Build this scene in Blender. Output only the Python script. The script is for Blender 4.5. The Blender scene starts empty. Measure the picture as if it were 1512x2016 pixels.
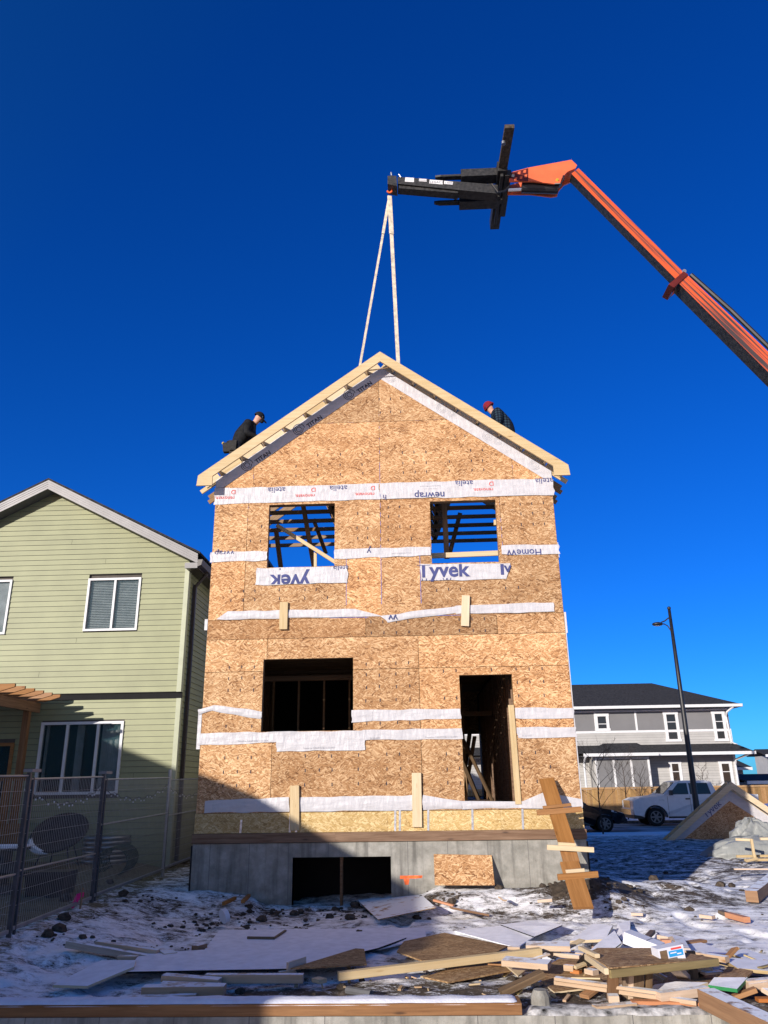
import bpy, bmesh, math, random
import numpy as np
from mathutils import Vector, Matrix
random.seed(7)
SC = bpy.context.scene
COL = SC.collection
R = math.radians
# ---------------------------------------------------------------- camera
CP = Vector((0.5519, -14.3046, 2.0)); PITCH, YAW, ROLL, FPX = 0.337364, -0.036976, -0.015247, 1514.0
fw = Vector((math.sin(YAW)*math.cos(PITCH), math.cos(YAW)*math.cos(PITCH), math.sin(PITCH)))
r0 = Vector((math.cos(YAW), -math.sin(YAW), 0)); u0 = r0.cross(fw)
CR = math.cos(ROLL)*r0 + math.sin(ROLL)*u0; CU = -math.sin(ROLL)*r0 + math.cos(ROLL)*u0
cam = bpy.data.cameras.new('camera'); co = bpy.data.objects.new('camera', cam); COL.objects.link(co)
M = Matrix((CR, CU, -fw)).transposed().to_4x4(); M.translation = CP; co.matrix_world = M
cam.sensor_fit = 'VERTICAL'; cam.sensor_height = 36; cam.lens = FPX/2016*36; cam.clip_end = 5000; cam.clip_start = .05
SC.camera = co
# measured photo points -> real places: on a plane Y=const, Z=const or X=const
def ray(px, py): return (px-756)/FPX*CR + (1008-py)/FPX*CU + fw
def fp(px, py, Y=0): d = ray(px, py); return CP + d*((Y-CP.y)/d.y)
def gp(px, py, z=0): d = ray(px, py); return CP + d*((z-CP.z)/d.z)
def xp(px, py, X): d = ray(px, py); return CP + d*((X-CP.x)/d.x)
# ---------------------------------------------------------------- light
AZ, EL = R(31), R(16)
w = bpy.data.worlds.new('World'); SC.world = w; w.use_nodes = True
nt = w.node_tree; bg = nt.nodes['Background']
sky = nt.nodes.new('ShaderNodeTexSky'); sky.sky_type = 'NISHITA'; sky.sun_disc = False
sky.sun_elevation = EL; sky.sun_rotation = R(180)+AZ; sky.altitude = 1000; sky.air_density = 1.0; sky.dust_density = 0.5; sky.ozone_density = 4.0
hs = nt.nodes.new('ShaderNodeHueSaturation'); hs.inputs['Saturation'].default_value = 1.25; hs.inputs['Value'].default_value = 1.0
nt.links.new(sky.outputs[0], hs.inputs['Color']); mu = nt.nodes.new('ShaderNodeMixRGB'); mu.blend_type = 'MULTIPLY'; mu.inputs[0].default_value = 1; mu.inputs[2].default_value = (.80, .66, 1.12, 1)
tc = nt.nodes.new('ShaderNodeTexCoord'); dp = nt.nodes.new('ShaderNodeVectorMath'); dp.operation = 'DOT_PRODUCT'; nt.links.new(tc.outputs['Generated'], dp.inputs[0])
dp.inputs[1].default_value = (-math.sin(AZ)*math.cos(EL), -math.cos(AZ)*math.cos(EL), math.sin(EL))
mr = nt.nodes.new('ShaderNodeMapRange'); mr.inputs['From Min'].default_value = -.22; mr.inputs['From Max'].default_value = .8; nt.links.new(dp.outputs['Value'], mr.inputs['Value'])
tn = nt.nodes.new('ShaderNodeMixRGB'); tn.inputs[1].default_value = (.14, .545, 1.10, 1); tn.inputs[2].default_value = (1.75, 1.0, .88, 1); nt.links.new(mr.outputs[0], tn.inputs[0]); nt.links.new(tn.outputs[0], mu.inputs[2])   # whiter towards the sun, deeper blue away from it
nt.links.new(hs.outputs[0], mu.inputs[1]); nt.links.new(mu.outputs[0], bg.inputs[0]); bg.inputs[1].default_value = 0.115
sl = bpy.data.lights.new('sun', 'SUN'); sl.energy = 5.0; sl.angle = R(.5); sl.color = (1, .92, .83)
so = bpy.data.objects.new('sun', sl); COL.objects.link(so)
SD = Vector((math.sin(AZ)*math.cos(EL), math.cos(AZ)*math.cos(EL), -math.sin(EL)))
so.rotation_euler = SD.to_track_quat('-Z', 'Y').to_euler(); so.location = (-20, -30, 25)
SC.view_settings.view_transform = 'Standard'; SC.view_settings.look = 'None'; SC.view_settings.exposure = 0.3; SC.view_settings.gamma = 1
# ---------------------------------------------------------------- noise
_rs = np.random.RandomState(3); _T = _rs.rand(256, 256)
def vn(x, y):
    x = np.asarray(x, float); y = np.asarray(y, float)
    xi = np.floor(x).astype(int); yi = np.floor(y).astype(int); fx = x-xi; fy = y-yi
    fx = fx*fx*(3-2*fx); fy = fy*fy*(3-2*fy); a = lambda i, j: _T[(xi+i) % 256, (yi+j) % 256]
    return (a(0,0)*(1-fx)+a(1,0)*fx)*(1-fy)+(a(0,1)*(1-fx)+a(1,1)*fx)*fy
def fbm(x, y, o=4):
    s = 0; a = .5
    for k in range(o): s = s+a*vn(x*2**k+17*k, y*2**k+31*k); a *= .5
    return s
def sst(a, b, x): t = np.clip((np.asarray(x, float)-a)/(b-a), 0, 1); return t*t*(3-2*t)
# ---------------------------------------------------------------- materials
class NT:
    def __init__(s, name, rough=.7, spec=.3, metal=0):
        s.m = bpy.data.materials.new(name); s.m.use_nodes = True; s.t = s.m.node_tree
        s.b = s.t.nodes['Principled BSDF']; s.b.inputs['Roughness'].default_value = rough
        s.b.inputs['Specular IOR Level'].default_value = spec; s.b.inputs['Metallic'].default_value = metal
    def n(s, ty, ins=None, **kw):
        n = s.t.nodes.new('ShaderNode'+ty)
        for k, v in kw.items(): setattr(n, k, v)
        for k, v in (ins or {}).items():
            i = n.inputs[k]
            if isinstance(v, bpy.types.NodeSocket): s.t.links.new(v, i)
            else: i.default_value = v
        return n
    def col(s, v): s.link(v, 'Base Color')
    def link(s, v, k):
        if isinstance(v, bpy.types.NodeSocket): s.t.links.new(v, s.b.inputs[k])
        else: s.b.inputs[k].default_value = v
    def math(s, op, a, b=0, c=0): return s.n('Math', {0: a, 1: b, 2: c}, operation=op).outputs[0]
    def ramp(s, f, stops):
        r = s.n('ValToRGB', {0: f}); e = r.color_ramp.elements
        while len(e) < len(stops): e.new(.5)
        for i, (p, c) in enumerate(stops): e[i].position = p; e[i].color = (*c, 1) if len(c) == 3 else c
        return r.outputs[0]
    def mix(s, f, a, b, mode='MIX'):
        n = s.n('MixRGB', blend_type=mode)
        for k, v in ((0, f), (1, a), (2, b)):
            if isinstance(v, bpy.types.NodeSocket): s.t.links.new(v, n.inputs[k])
            else: n.inputs[k].default_value = v if k == 0 else ((*v, 1) if len(v) == 3 else v)
        return n.outputs[0]
    def uv(s): return s.n('UVMap').outputs[0]
    def obj(s): return s.n('TexCoord').outputs['Object']
    def map(s, v, scale=(1, 1, 1), loc=(0, 0, 0), rot=(0, 0, 0)): return s.n('Mapping', {'Vector': v, 'Scale': scale, 'Location': loc, 'Rotation': rot}).outputs[0]
    def noise(s, v, scale, det=4, rough=.55): return s.n('TexNoise', {'Vector': v, 'Scale': scale, 'Detail': det, 'Roughness': rough}).outputs[0]
    def tint(s, c): return s.mix(1, c, s.n('VertexColor', layer_name='tint').outputs[0], 'MULTIPLY')
    def bump(s, h, st=.3, d=.01): s.link(s.n('Bump', {'Height': h, 'Strength': st, 'Distance': d}).outputs[0], 'Normal')
def flat(name, c, rough=.6, spec=.3, metal=0, var=.12, sc=6, bump=0):
    a = NT(name, rough, spec, metal); f = a.noise(a.obj(), sc, 5)
    d = tuple(max(0, x*(1-var*1.6)) for x in c); l = tuple(min(1, x*(1+var)) for x in c)
    a.col(a.tint(a.ramp(f, [(.3, d), (.7, l)])))
    if bump: a.bump(a.noise(a.obj(), sc*6, 4), bump)
    return a.m
def osb_mat(name, dark, mid, light, snow=0):
    a = NT(name, .75, .2); uv = a.uv()
    wv = a.n('VectorMath', {0: uv, 1: a.n('VectorMath', {0: a.n('TexNoise', {'Vector': uv, 'Scale': 12.0, 'Detail': 2}).outputs[1], 1: (.035, .035, .035)}, operation='MULTIPLY').outputs[0]}, operation='ADD').outputs[0]
    def layer(off, cs, fs):
        v = a.map(wv, loc=off)
        c = a.n('TexVoronoi', {'Vector': v, 'Scale': cs}).outputs['Color']
        sp = a.n('SeparateColor', {0: c})
        ang = a.math('MULTIPLY', a.math('SUBTRACT', sp.outputs[0], .5), 1.9)
        rot = a.n('VectorRotate', {'Vector': v, 'Angle': ang}, rotation_type='Z_AXIS').outputs[0]
        vo = a.n('TexVoronoi', {'Vector': a.map(rot, fs), 'Scale': 1.0})
        s2 = a.n('SeparateColor', {0: vo.outputs['Color']})
        g = a.noise(a.map(rot, (12, 190, 1)), 1, 2)
        return s2.outputs[0], s2.outputs[1], g
    a1, m1, g1 = layer((0, 0, 0), 10, (9.5, 66, 1)); a2, m2, g2 = layer((3.3, 7.1, 0), 7, (7, 46, 1)); a3, m3, g3 = layer((8.7, 1.9, 0), 12, (13, 90, 1))
    sel = a.math('GREATER_THAN', m2, .62); s3 = a.math('GREATER_THAN', m3, .72)
    v = a.math('ADD', a.math('MULTIPLY', a1, a.math('SUBTRACT', 1.0, sel)), a.math('MULTIPLY', a2, sel))
    v = a.math('ADD', a.math('MULTIPLY', v, a.math('SUBTRACT', 1.0, s3)), a.math('MULTIPLY', a3, s3))
    g = a.math('MULTIPLY_ADD', a.math('SUBTRACT', g1, .5), .5, v)
    big = a.noise(a.map(uv, (.8, 1.7, 1)), 1.5, 4)
    g = a.math('ADD', g, a.math('MULTIPLY', a.math('SUBTRACT', big, .5), .75))
    c = a.ramp(g, [(.0, dark), (.16, tuple(.35*p+.65*q for p, q in zip(dark, mid))), (.5, mid), (.86, light), (1., tuple(min(1, x*1.18) for x in light))])
    fl = a.n('TexVoronoi', {'Vector': a.map(uv, (15, 42, 1)), 'Scale': 1.0}); c = a.mix(a.math('MULTIPLY', a.math('LESS_THAN', fl.outputs['Distance'], .20), a.math('GREATER_THAN', a.n('SeparateColor', {0: fl.outputs['Color']}).outputs[0], .62)), c, dark)
    c = a.tint(c)
    if snow:
        f = a.noise(a.obj(), 5, 6, .6); c = a.mix(a.ramp(f, [(.5-.16*snow, (0, 0, 0)), (.62-.16*snow, (1, 1, 1))]), c, (.8, .82, .86))
    a.col(c); a.bump(v, .25, .004)
    return a.m
def lum_mat(name, a0, b0, knot, rough=.65, snow=0):
    a = NT(name, rough, .25); uv = a.uv()
    g = a.noise(a.n('VectorMath', {0: a.map(uv, (1.6, 34, 1)), 1: a.n('TexNoise', {'Vector': a.map(uv, (2, 6, 1)), 'Scale': 1.0}).outputs[1]}, operation='ADD').outputs[0], 1, 4, .6)
    c = a.ramp(g, [(.3, a0), (.7, b0)])
    b = a.noise(uv, 2.2, 3); c = a.mix(a.math('MULTIPLY', b, .5), c, tuple(x*.72 for x in a0))
    k = a.n('TexVoronoi', {'Vector': a.map(uv, (1.7, 8, 1)), 'Scale': 1.0}).outputs['Distance']
    c = a.mix(a.ramp(k, [(.05, (.85,)*3), (.13, (0, 0, 0))]), c, knot)
    rnd = a.n('ObjectInfo').outputs['Random']
    c = a.n('HueSaturation', {'Hue': .5, 'Saturation': a.math('MULTIPLY_ADD', rnd, .3, .85), 'Value': a.math('MULTIPLY_ADD', rnd, -.22, 1.1), 'Color': c}).outputs[0]
    c = a.tint(c)
    if snow:
        nz = a.n('SeparateXYZ', {0: a.n('NewGeometry').outputs['Normal']}).outputs[2]
        f = a.math('MULTIPLY', a.ramp(nz, [(.75, (0,)*3), (.9, (1,)*3)]), a.ramp(a.noise(a.obj(), 7, 5), [(.36, (0,)*3), (.5, (1,)*3)]))
        c = a.mix(f, c, (.82, .84, .88))
    a.col(c); a.bump(g, .15, .003)
    return a.m
MAT = {}
MAT['osb'] = osb_mat('osb', (.17, .075, .030), (.43, .226, .098), (.61, .39, .21))
MAT['osb_rim'] = osb_mat('osb_rim', (.30, .19, .07), (.47, .32, .13), (.58, .44, .23))
MAT['osb_old'] = osb_mat('osb_old', (.12, .065, .03), (.26, .15, .07), (.38, .25, .13))
MAT['osb_snow'] = osb_mat('osb_snow', (.2, .09, .035), (.36, .19, .085), (.48, .30, .16), 1)
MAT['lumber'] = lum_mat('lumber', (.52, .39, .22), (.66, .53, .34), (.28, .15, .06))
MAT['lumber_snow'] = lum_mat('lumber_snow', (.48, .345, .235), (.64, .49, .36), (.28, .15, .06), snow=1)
MAT['lumber_shade'] = lum_mat('lumber_shade', (.22, .135, .07), (.33, .21, .115), (.12, .06, .025))  # lumber darkened so indoor shade and backlight sit in its colour
MAT['lumber_brown'] = lum_mat('lumber_brown', (.26, .125, .05), (.42, .22, .095), (.10, .05, .02), snow=0)
MAT['lumber_brown_snow'] = lum_mat('lumber_brown_snow', (.20, .10, .045), (.33, .18, .08), (.10, .05, .02), snow=1)
MAT['lumber_dirty_shade'] = lum_mat('lumber_dirty_shade', (.10, .065, .04), (.22, .15, .09), (.05, .03, .02), snow=0)  # dirty boards, and indoor braces darkened to paint in shade
MAT['lumber_red'] = lum_mat('lumber_red', (.45, .18, .08), (.58, .27, .13), (.2, .08, .04))
MAT['cedar'] = lum_mat('cedar', (.28, .135, .06), (.42, .23, .11), (.14, .06, .03))
MAT['lumber_old_shade'] = lum_mat('lumber_old_shade', (.12, .062, .032), (.27, .17, .105), (.06, .035, .025)); MAT['timber'] = lum_mat('timber', (.17, .08, .034), (.33, .175, .08), (.06, .03, .015))
MAT['lumber_olive'] = lum_mat('lumber_olive', (.20, .155, .075), (.32, .25, .13), (.1, .06, .03))
MAT['fence_wood'] = lum_mat('fence_wood', (.34, .205, .10), (.47, .31, .17), (.16, .08, .04))
MAT['shingle'] = flat('shingle', (.035, .035, .038), .9, .2, var=.35, sc=9, bump=.4)
MAT['black_metal'] = flat('black_metal', (.014, .014, .016), .45, .5, var=.3, sc=10)
MAT['post_metal'] = flat('post_metal', (.055, .056, .065), .45, .5, var=.25, sc=10); MAT['wire'] = flat('wire', (.30, .30, .31), .4, .5, .5)
MAT['worn_black_shade'] = flat('worn_black_shade', (.022, .021, .02), .5, .5, var=.6, sc=14, bump=.2)
MAT['grey_metal'] = flat('grey_metal', (.32, .33, .35), .35, .5, .8, var=.2, sc=4)
MAT['strap'] = flat('strap', (.55, .57, .60), .35, .5, .7, var=.25, sc=20)
MAT['alu'] = flat('alu', (.19, .185, .19), .5, .4, .1, var=.12, sc=2)
MAT['white_paint'] = flat('white_paint', (.62, .62, .63), .5, .3, var=.05)
MAT['cream'] = flat('cream', (.36, .38, .27), .5, .3, var=.05)
MAT['green_siding'] = flat('green_siding', (.243, .254, .138), .5, .3, var=.07, sc=1.5)
MAT['grey_siding'] = flat('grey_siding', (.39, .38, .365), .6, .3, var=.07, sc=1.5)
MAT['dark_panel'] = flat('dark_panel', (.165, .163, .168), .6, .3, var=.06, sc=1)
MAT['brown_metal'] = flat('brown_metal', (.022, .013, .011), .4, .5, var=.2)
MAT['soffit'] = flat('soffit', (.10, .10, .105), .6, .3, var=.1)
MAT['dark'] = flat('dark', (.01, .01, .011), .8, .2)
MAT['interior'] = flat('interior', (.10, .09, .08), .9, .1)
MAT['curtain'] = flat('curtain', (.62, .68, .68), .9, .1, var=.15, sc=5)
MAT['rubber'] = flat('rubber', (.012, .012, .012), .8, .3)
MAT['car_black'] = flat('car_black', (.006, .007, .010), .15, .5, var=.1)
MAT['car_white'] = flat('car_white', (.66, .67, .70), .25, .5, var=.04)
MAT['chrome'] = flat('chrome', (.6, .6, .62), .15, .5, 1, var=.05)
MAT['lamp_glass'] = flat('lamp_glass', (.55, .57, .6), .1, .6, var=.2, sc=20)
MAT['sling'] = flat('sling', (.66, .58, .44), .8, .1, var=.2, sc=12)
MAT['skin'] = flat('skin', (.56, .31, .22), .55, .3, var=.06)
MAT['jacket'] = flat('jacket', (.010, .011, .013), .8, .2, var=.4, sc=14, bump=.3)
MAT['hood'] = flat('hood', (.07, .075, .075), .9, .1, var=.3, sc=14)
MAT['trousers'] = flat('trousers', (.007, .009, .018), .85, .2, var=.3, sc=12)
MAT['belt'] = flat('belt', (.016, .015, .015), .7, .3, var=.5, sc=20)
MAT['beanie'] = flat('beanie', (.20, .018, .03), .9, .1, var=.2, sc=40, bump=.4)
MAT['yellow'] = flat('yellow', (.6, .42, .05), .5, .3)
MAT['pink'] = flat('pink', (.75, .03, .20), .6, .2)
MAT['ink_blue'] = flat('ink_blue', (.06, .07, .19), .7, .2, var=.15)
MAT['ink_red'] = flat('ink_red', (.62, .07, .06), .7, .2, var=.1)
MAT['ink_grey'] = flat('ink_grey', (.40, .40, .43), .7, .2)
MAT['ink_black'] = flat('ink_black', (.035, .035, .05), .7, .2)
MAT['label_blue'] = flat('label_blue', (.02, .27, .58), .5, .3, var=.05)
MAT['box_white'] = flat('box_white', (.62, .63, .70), .6, .3, var=.05)
MAT['green_edge'] = flat('green_edge', (.02, .20, .06), .6, .3)
MAT['orange_mark'] = flat('orange_mark', (.75, .14, .04), .7, .2, var=.3, sc=12)
MAT['stone'] = flat('stone', (.10, .095, .09), .9, .2, var=.35, sc=7, bump=.5)
MAT['rock'] = flat('rock', (.075, .058, .045), .9, .2, var=.4, sc=18, bump=.6)
MAT['membrane'] = flat('membrane', (.012, .012, .014), .7, .3)
MAT['netting'] = flat('netting', (.03, .06, .035), .6, .3)
MAT['asphalt'] = flat('asphalt', (.30, .31, .34), .9, .2, var=.5, sc=.8, bump=.2)
MAT['snow_top'] = flat('snow_top', (.84, .84, .89), .8, .2, var=.07, sc=8, bump=.4)
MAT['post_snow'] = lum_mat('post_snow', (.30, .27, .23), (.46, .42, .37), (.2, .17, .13), snow=1)
MAT['dirty_snow'] = flat('dirty_snow', (.42, .41, .40), .9, .2, var=.62, sc=11, bump=.5)
MAT['bark'] = flat('bark', (.06, .045, .038), .9, .1, var=.3, sc=12)
MAT['wicker'] = flat('wicker', (.03, .028, .03), .7, .3, var=.5, sc=30, bump=.5)
def plaid():
    a = NT('plaid', .9, .1); v = a.obj()
    w1 = a.n('TexWave', {'Vector': v, 'Scale': 5.0}, bands_direction='X').outputs[0]; w2 = a.n('TexWave', {'Vector': v, 'Scale': 5.0}, bands_direction='Z').outputs[0]
    f = a.math('MULTIPLY', a.math('ADD', w1, w2), .5)
    a.col(a.ramp(f, [(.3, (.006, .009, .018)), (.55, (.011, .021, .036)), (.8, (.024, .045, .062))])); return a.m
MAT['plaid'] = plaid()
def wrap_mat(name, c):
    a = NT(name, .45, .35); v = a.obj()
    f = a.noise(a.map(v, (2, 2, 7), rot=(0, R(28), 0)), 1.6, 4, .5); g = a.noise(a.map(v, (6, 2, 2), rot=(0, R(-35), 0)), 2.0, 3, .5)
    a.col(a.tint(a.ramp(f, [(.3, tuple(x*.88 for x in c)), (.6, c)])))
    a.bump(a.math('ADD', f, g), .55, .03); return a.m
MAT['wrap'] = wrap_mat('wrap', (.50, .488, .505)); MAT['plastic'] = wrap_mat('plastic', (.27, .28, .27))
def concrete():
    a = NT('concrete', .85, .2); v = a.obj(); s = a.n('SeparateXYZ', {0: v})
    f = a.noise(v, 4, 8, .68); st = a.noise(a.map(v, (7, 7, .55)), 1, 6, .65); bl = a.noise(a.map(v, (1.3, 1.3, 1.8)), 1.6, 6, .65)
    c = a.ramp(f, [(.28, (.185, .18, .158)), (.5, (.285, .275, .245)), (.72, (.39, .375, .34))])
    c = a.mix(a.ramp(bl, [(.45, (0,)*3), (.7, (.6,)*3)]), c, (.15, .145, .125))
    c = a.mix(a.ramp(st, [(.5, (0,)*3), (.7, (.75,)*3)]), c, (.10, .095, .085))
    z_ = s.outputs[2]; low = a.math('MULTIPLY', a.n('MapRange', {0: z_, 1: .55, 2: .05, 3: 0.0, 4: 1.0}).outputs[0], a.ramp(a.noise(v, 6, 6, .7), [(.35, (0,)*3), (.65, (1,)*3)]))
    c = a.mix(a.math('MULTIPLY', low, .55), c, (.075, .06, .045))
    m = a.math('ABSOLUTE', a.math('SUBTRACT', a.math('FRACT', a.math('MULTIPLY', s.outputs[0], 1.47)), .5))
    c = a.mix(a.math('LESS_THAN', m, .006), c, (.12, .115, .11))
    c = a.mix(a.ramp(a.noise(v, 40, 2), [(.24, (.6,)*3), (.3, (0,)*3)]), c, (.12, .11, .1))
    a.col(c); a.bump(a.noise(v, 22, 7, .7), .5, .012); return a.m
MAT['concrete'] = concrete()
def orange(name, c, reflect_streak):
    a = NT(name, .22, .5); v = a.uv()
    f = a.noise(a.map(v, (.22, 12, 1)), 1, 5, .6)
    cc = a.mix(a.ramp(f, [(.49, (0,)*3), (.60, (reflect_streak,)*3)]), c, (.035, .04, .04))  # dark streaks paint glossy reflections into the boom's orange
    a.col(cc); a.link(a.n('MapRange', {0: f, 3: .15, 4: .4}).outputs[0], 'Roughness'); return a.m
MAT['orange'] = flat('orange', (.66, .135, .05), .4, .4, var=.08, sc=3)
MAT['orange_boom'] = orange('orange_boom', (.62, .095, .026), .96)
MAT['orange_dark'] = flat('orange_dark', (.10, .012, .008), .4, .4, var=.2)
def glass(name, c, alpha):
    a = NT(name, .03, .8); a.col((*c, 1)); t = a.n('BsdfTransparent'); mx = a.n('MixShader', {0: alpha})
    a.t.links.new(t.outputs[0], mx.inputs[1]); a.t.links.new(a.b.outputs[0], mx.inputs[2])
    a.t.links.new(mx.outputs[0], a.t.nodes['Material Output'].inputs[0]); return a.m
MAT['glass'] = glass('glass', (.03, .075, .085), .32); MAT['car_glass'] = glass('car_glass', (.006, .008, .01), .92)
def ground_mat():
    a = NT('snowy_ground', .85, .25); v = a.obj(); bias = a.n('VertexColor', layer_name='tint')
    sp = a.n('SeparateColor', {0: bias.outputs[0]})
    n1 = a.noise(a.map(v, (1, 1.5, 1)), 2.6, 8, .68); n2 = a.noise(a.map(v, (1, 2.2, 1)), 11, 5, .65); n3 = a.noise(v, 55, 3, .6)
    h = a.math('ADD', a.math('MULTIPLY', n1, .55), a.math('ADD', a.math('MULTIPLY', n2, .33), a.math('MULTIPLY', n3, .16)))
    f = a.math('ADD', h, a.math('SUBTRACT', sp.outputs[0], .5))
    dirt = a.ramp(a.noise(v, 9, 7, .7), [(.3, (.022, .017, .013)), (.5, (.065, .049, .035)), (.75, (.13, .10, .075))])
    grass = a.ramp(a.noise(v, 30, 5, .7), [(.3, (.06, .055, .03)), (.7, (.24, .20, .12))])
    dirt = a.mix(sp.outputs[1], dirt, grass)
    snow = a.ramp(a.noise(a.map(v, (1, 2.5, 1)), 3.5, 6, .65), [(.22, (.50, .48, .47)), (.42, (.78, .77, .78)), (.6, (.90, .90, .92)), (.8, (.94, .94, .96))])
    a.col(a.mix(a.ramp(f, [(.485, (1,)*3), (.53, (.55,)*3), (.60, (0,)*3)]), snow, dirt))
    a.bump(a.math('ADD', h, a.math('MULTIPLY', a.ramp(f, [(.48, (1,)*3), (.58, (0,)*3)]), .25)), .4, .035)
    return a.m
MAT['ground'] = ground_mat()
# ---------------------------------------------------------------- mesh builder
class MB:
    def __init__(s): s.v = []; s.f = []; s.uv = []; s.mi = []; s.tint = []; s.t = (1, 1, 1)
    def face(s, idx, uvs, mi=0): s.f.append(tuple(idx)); s.uv.append(uvs); s.mi.append(mi); s.tint.append(s.t)
    def add(s, vs): b = len(s.v); s.v += [Vector(p) for p in vs]; return b
    def poly(s, pts, mi=0, off=(0, 0)):
        pts = [Vector(p) for p in pts]; b = s.add(pts); n = Vector((0, 0, 0))
        for i in range(1, len(pts)-1): n += (pts[i]-pts[0]).cross(pts[i+1]-pts[0])
        a = max(range(3), key=lambda k: abs(n[k])); i, j = [(1, 2), (0, 2), (0, 1)][a]
        s.face(range(b, b+len(pts)), [(p[i]+off[0], p[j]+off[1]) for p in pts], mi)
    def hexa(s, c, mi=0, off=None):     # 8 corners: bottom 0-3 ccw, top 4-7
        off = off or (random.random()*9, random.random()*9)
        for q in ((3, 2, 1, 0), (4, 5, 6, 7), (0, 1, 5, 4), (1, 2, 6, 5), (2, 3, 7, 6), (3, 0, 4, 7)): s.poly([c[k] for k in q], mi, off)
    def box(s, x0, x1, y0, y1, z0, z1, mi=0, off=None):
        s.hexa([(x0, y0, z0), (x1, y0, z0), (x1, y1, z0), (x0, y1, z0), (x0, y0, z1), (x1, y0, z1), (x1, y1, z1), (x0, y1, z1)], mi, off)
    def beam(s, p0, p1, wd, ht, up=(0, 0, 1), mi=0, roll=0, cut=None):   # wd across, ht along up
        p0 = Vector(p0); p1 = Vector(p1); a = (p1-p0); L = a.length; a.normalize(); u = Vector(up); sd = a.cross(u)
        if sd.length < 1e-4: sd = a.cross(Vector((1, 0, 0)))
        sd.normalize(); u = sd.cross(a)
        if roll: q = Matrix.Rotation(roll, 3, a); sd = q @ sd; u = q @ u
        ou, ov = random.random()*20, random.random()*20; c = min(.004, wd*.12, ht*.12)
        prof = [(-wd/2+c, -ht/2), (wd/2-c, -ht/2), (wd/2, -ht/2+c), (wd/2, ht/2-c), (wd/2-c, ht/2), (-wd/2+c, ht/2), (-wd/2, ht/2-c), (-wd/2, -ht/2+c)]
        b = s.add([p0+sd*x+u*y for x, y in prof]+[p1+sd*x+u*y for x, y in prof])
        acc = 0; per = [0]
        for i in range(8): acc += (Vector(prof[(i+1) % 8])-Vector(prof[i])).length; per.append(acc)
        for i in range(8):
            j = (i+1) % 8
            s.face((b+i, b+j, b+8+j, b+8+i), [(ou, ov+per[i]), (ou, ov+per[i+1]), (ou+L, ov+per[i+1]), (ou+L, ov+per[i])], mi)
        s.face([b+7-i for i in range(8)], [(ou+prof[7-i][0], ov+prof[7-i][1]) for i in range(8)], mi)
        s.face([b+8+i for i in range(8)], [(ou+prof[i][0], ov+prof[i][1]) for i in range(8)], mi)
    def tube(s, pts, r, n=8, mi=0, cap=True):
        pts = [Vector(p) for p in pts]; rs = r if isinstance(r, (list, tuple)) else [r]*len(pts); b = len(s.v); L = 0
        ref = None
        for k, p in enumerate(pts):
            a = (pts[min(k+1, len(pts)-1)]-pts[max(k-1, 0)]).normalized()
            if ref is None: ref = a.orthogonal().normalized()
            sd = (ref-a*ref.dot(a)); sd = sd.normalized() if sd.length > 1e-5 else a.orthogonal().normalized(); ref = sd; u = a.cross(sd)
            for i in range(n): t = 2*math.pi*i/n; s.v.append(p+(sd*math.cos(t)+u*math.sin(t))*rs[k])
        for k in range(len(pts)-1):
            for i in range(n):
                j = (i+1) % n; s.face((b+k*n+i, b+k*n+j, b+(k+1)*n+j, b+(k+1)*n+i), [(k, i/n), (k, (i+1)/n), (k+1, (i+1)/n), (k+1, i/n)], mi)
        if cap: s.face([b+n-1-i for i in range(n)], [(0, 0)]*n, mi); e = b+(len(pts)-1)*n; s.face([e+i for i in range(n)], [(0, 0)]*n, mi)
    def prism(s, pts, d, mi=0, caps=True):      # planar polygon pushed along vector d
        pts = [Vector(p) for p in pts]; d = Vector(d); off = (random.random()*5, random.random()*5)
        if caps: s.poly(list(reversed(pts)), mi, off); s.poly([p+d for p in pts], mi, off)
        for i in range(len(pts)): j = (i+1) % len(pts); s.poly([pts[i], pts[j], pts[j]+d, pts[i]+d], mi, off)
    def ball(s, c, r, n=10, m=6, sc=(1, 1, 1), mi=0, t0=0, t1=math.pi):
        c = Vector(c); b = len(s.v)
        for i in range(m+1):
            t = t0+(t1-t0)*i/m
            for j in range(n): p = 2*math.pi*j/n; s.v.append(c+Vector((math.sin(t)*math.cos(p)*r*sc[0], math.sin(t)*math.sin(p)*r*sc[1], math.cos(t)*r*sc[2])))
        for i in range(m):
            for j in range(n): k = (j+1) % n; s.face((b+i*n+j, b+(i+1)*n+j, b+(i+1)*n+k, b+i*n+k), [(0, 0)]*4, mi)
    def build(s, name, mats, parent=None, smooth=False, local=False, seg=None):
        me = bpy.data.meshes.new(name); o = bpy.data.objects.new(name, me); COL.objects.link(o)
        off = Vector((0, 0, 0))
        if parent is not None:
            q = parent
            if not local:
                while q is not None: off += q.location; q = q.parent
        elif not local and s.v:
            lo = [min(p[k] for p in s.v) for k in range(3)]; hi = [max(p[k] for p in s.v) for k in range(3)]
            off = Vector(((lo[0]+hi[0])/2, (lo[1]+hi[1])/2, lo[2])); o.location = off
        me.from_pydata([tuple(p-off) for p in s.v], [], s.f)
        for m in (mats if isinstance(mats, (list, tuple)) else [mats]): me.materials.append(MAT[m])
        me.polygons.foreach_set('material_index', s.mi)
        u = me.uv_layers.new(name='UVMap'); u.data.foreach_set('uv', [c for f in s.uv for q in f for c in q])
        ca = me.color_attributes.new('tint', 'FLOAT_COLOR', 'CORNER')
        ca.data.foreach_set('color', [c for f, t in zip(s.f, s.tint) for _ in f for c in (*t, 1)])
        if smooth: me.polygons.foreach_set('use_smooth', [True]*len(s.f))
        if parent is not None: o.parent = parent
        return o
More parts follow.
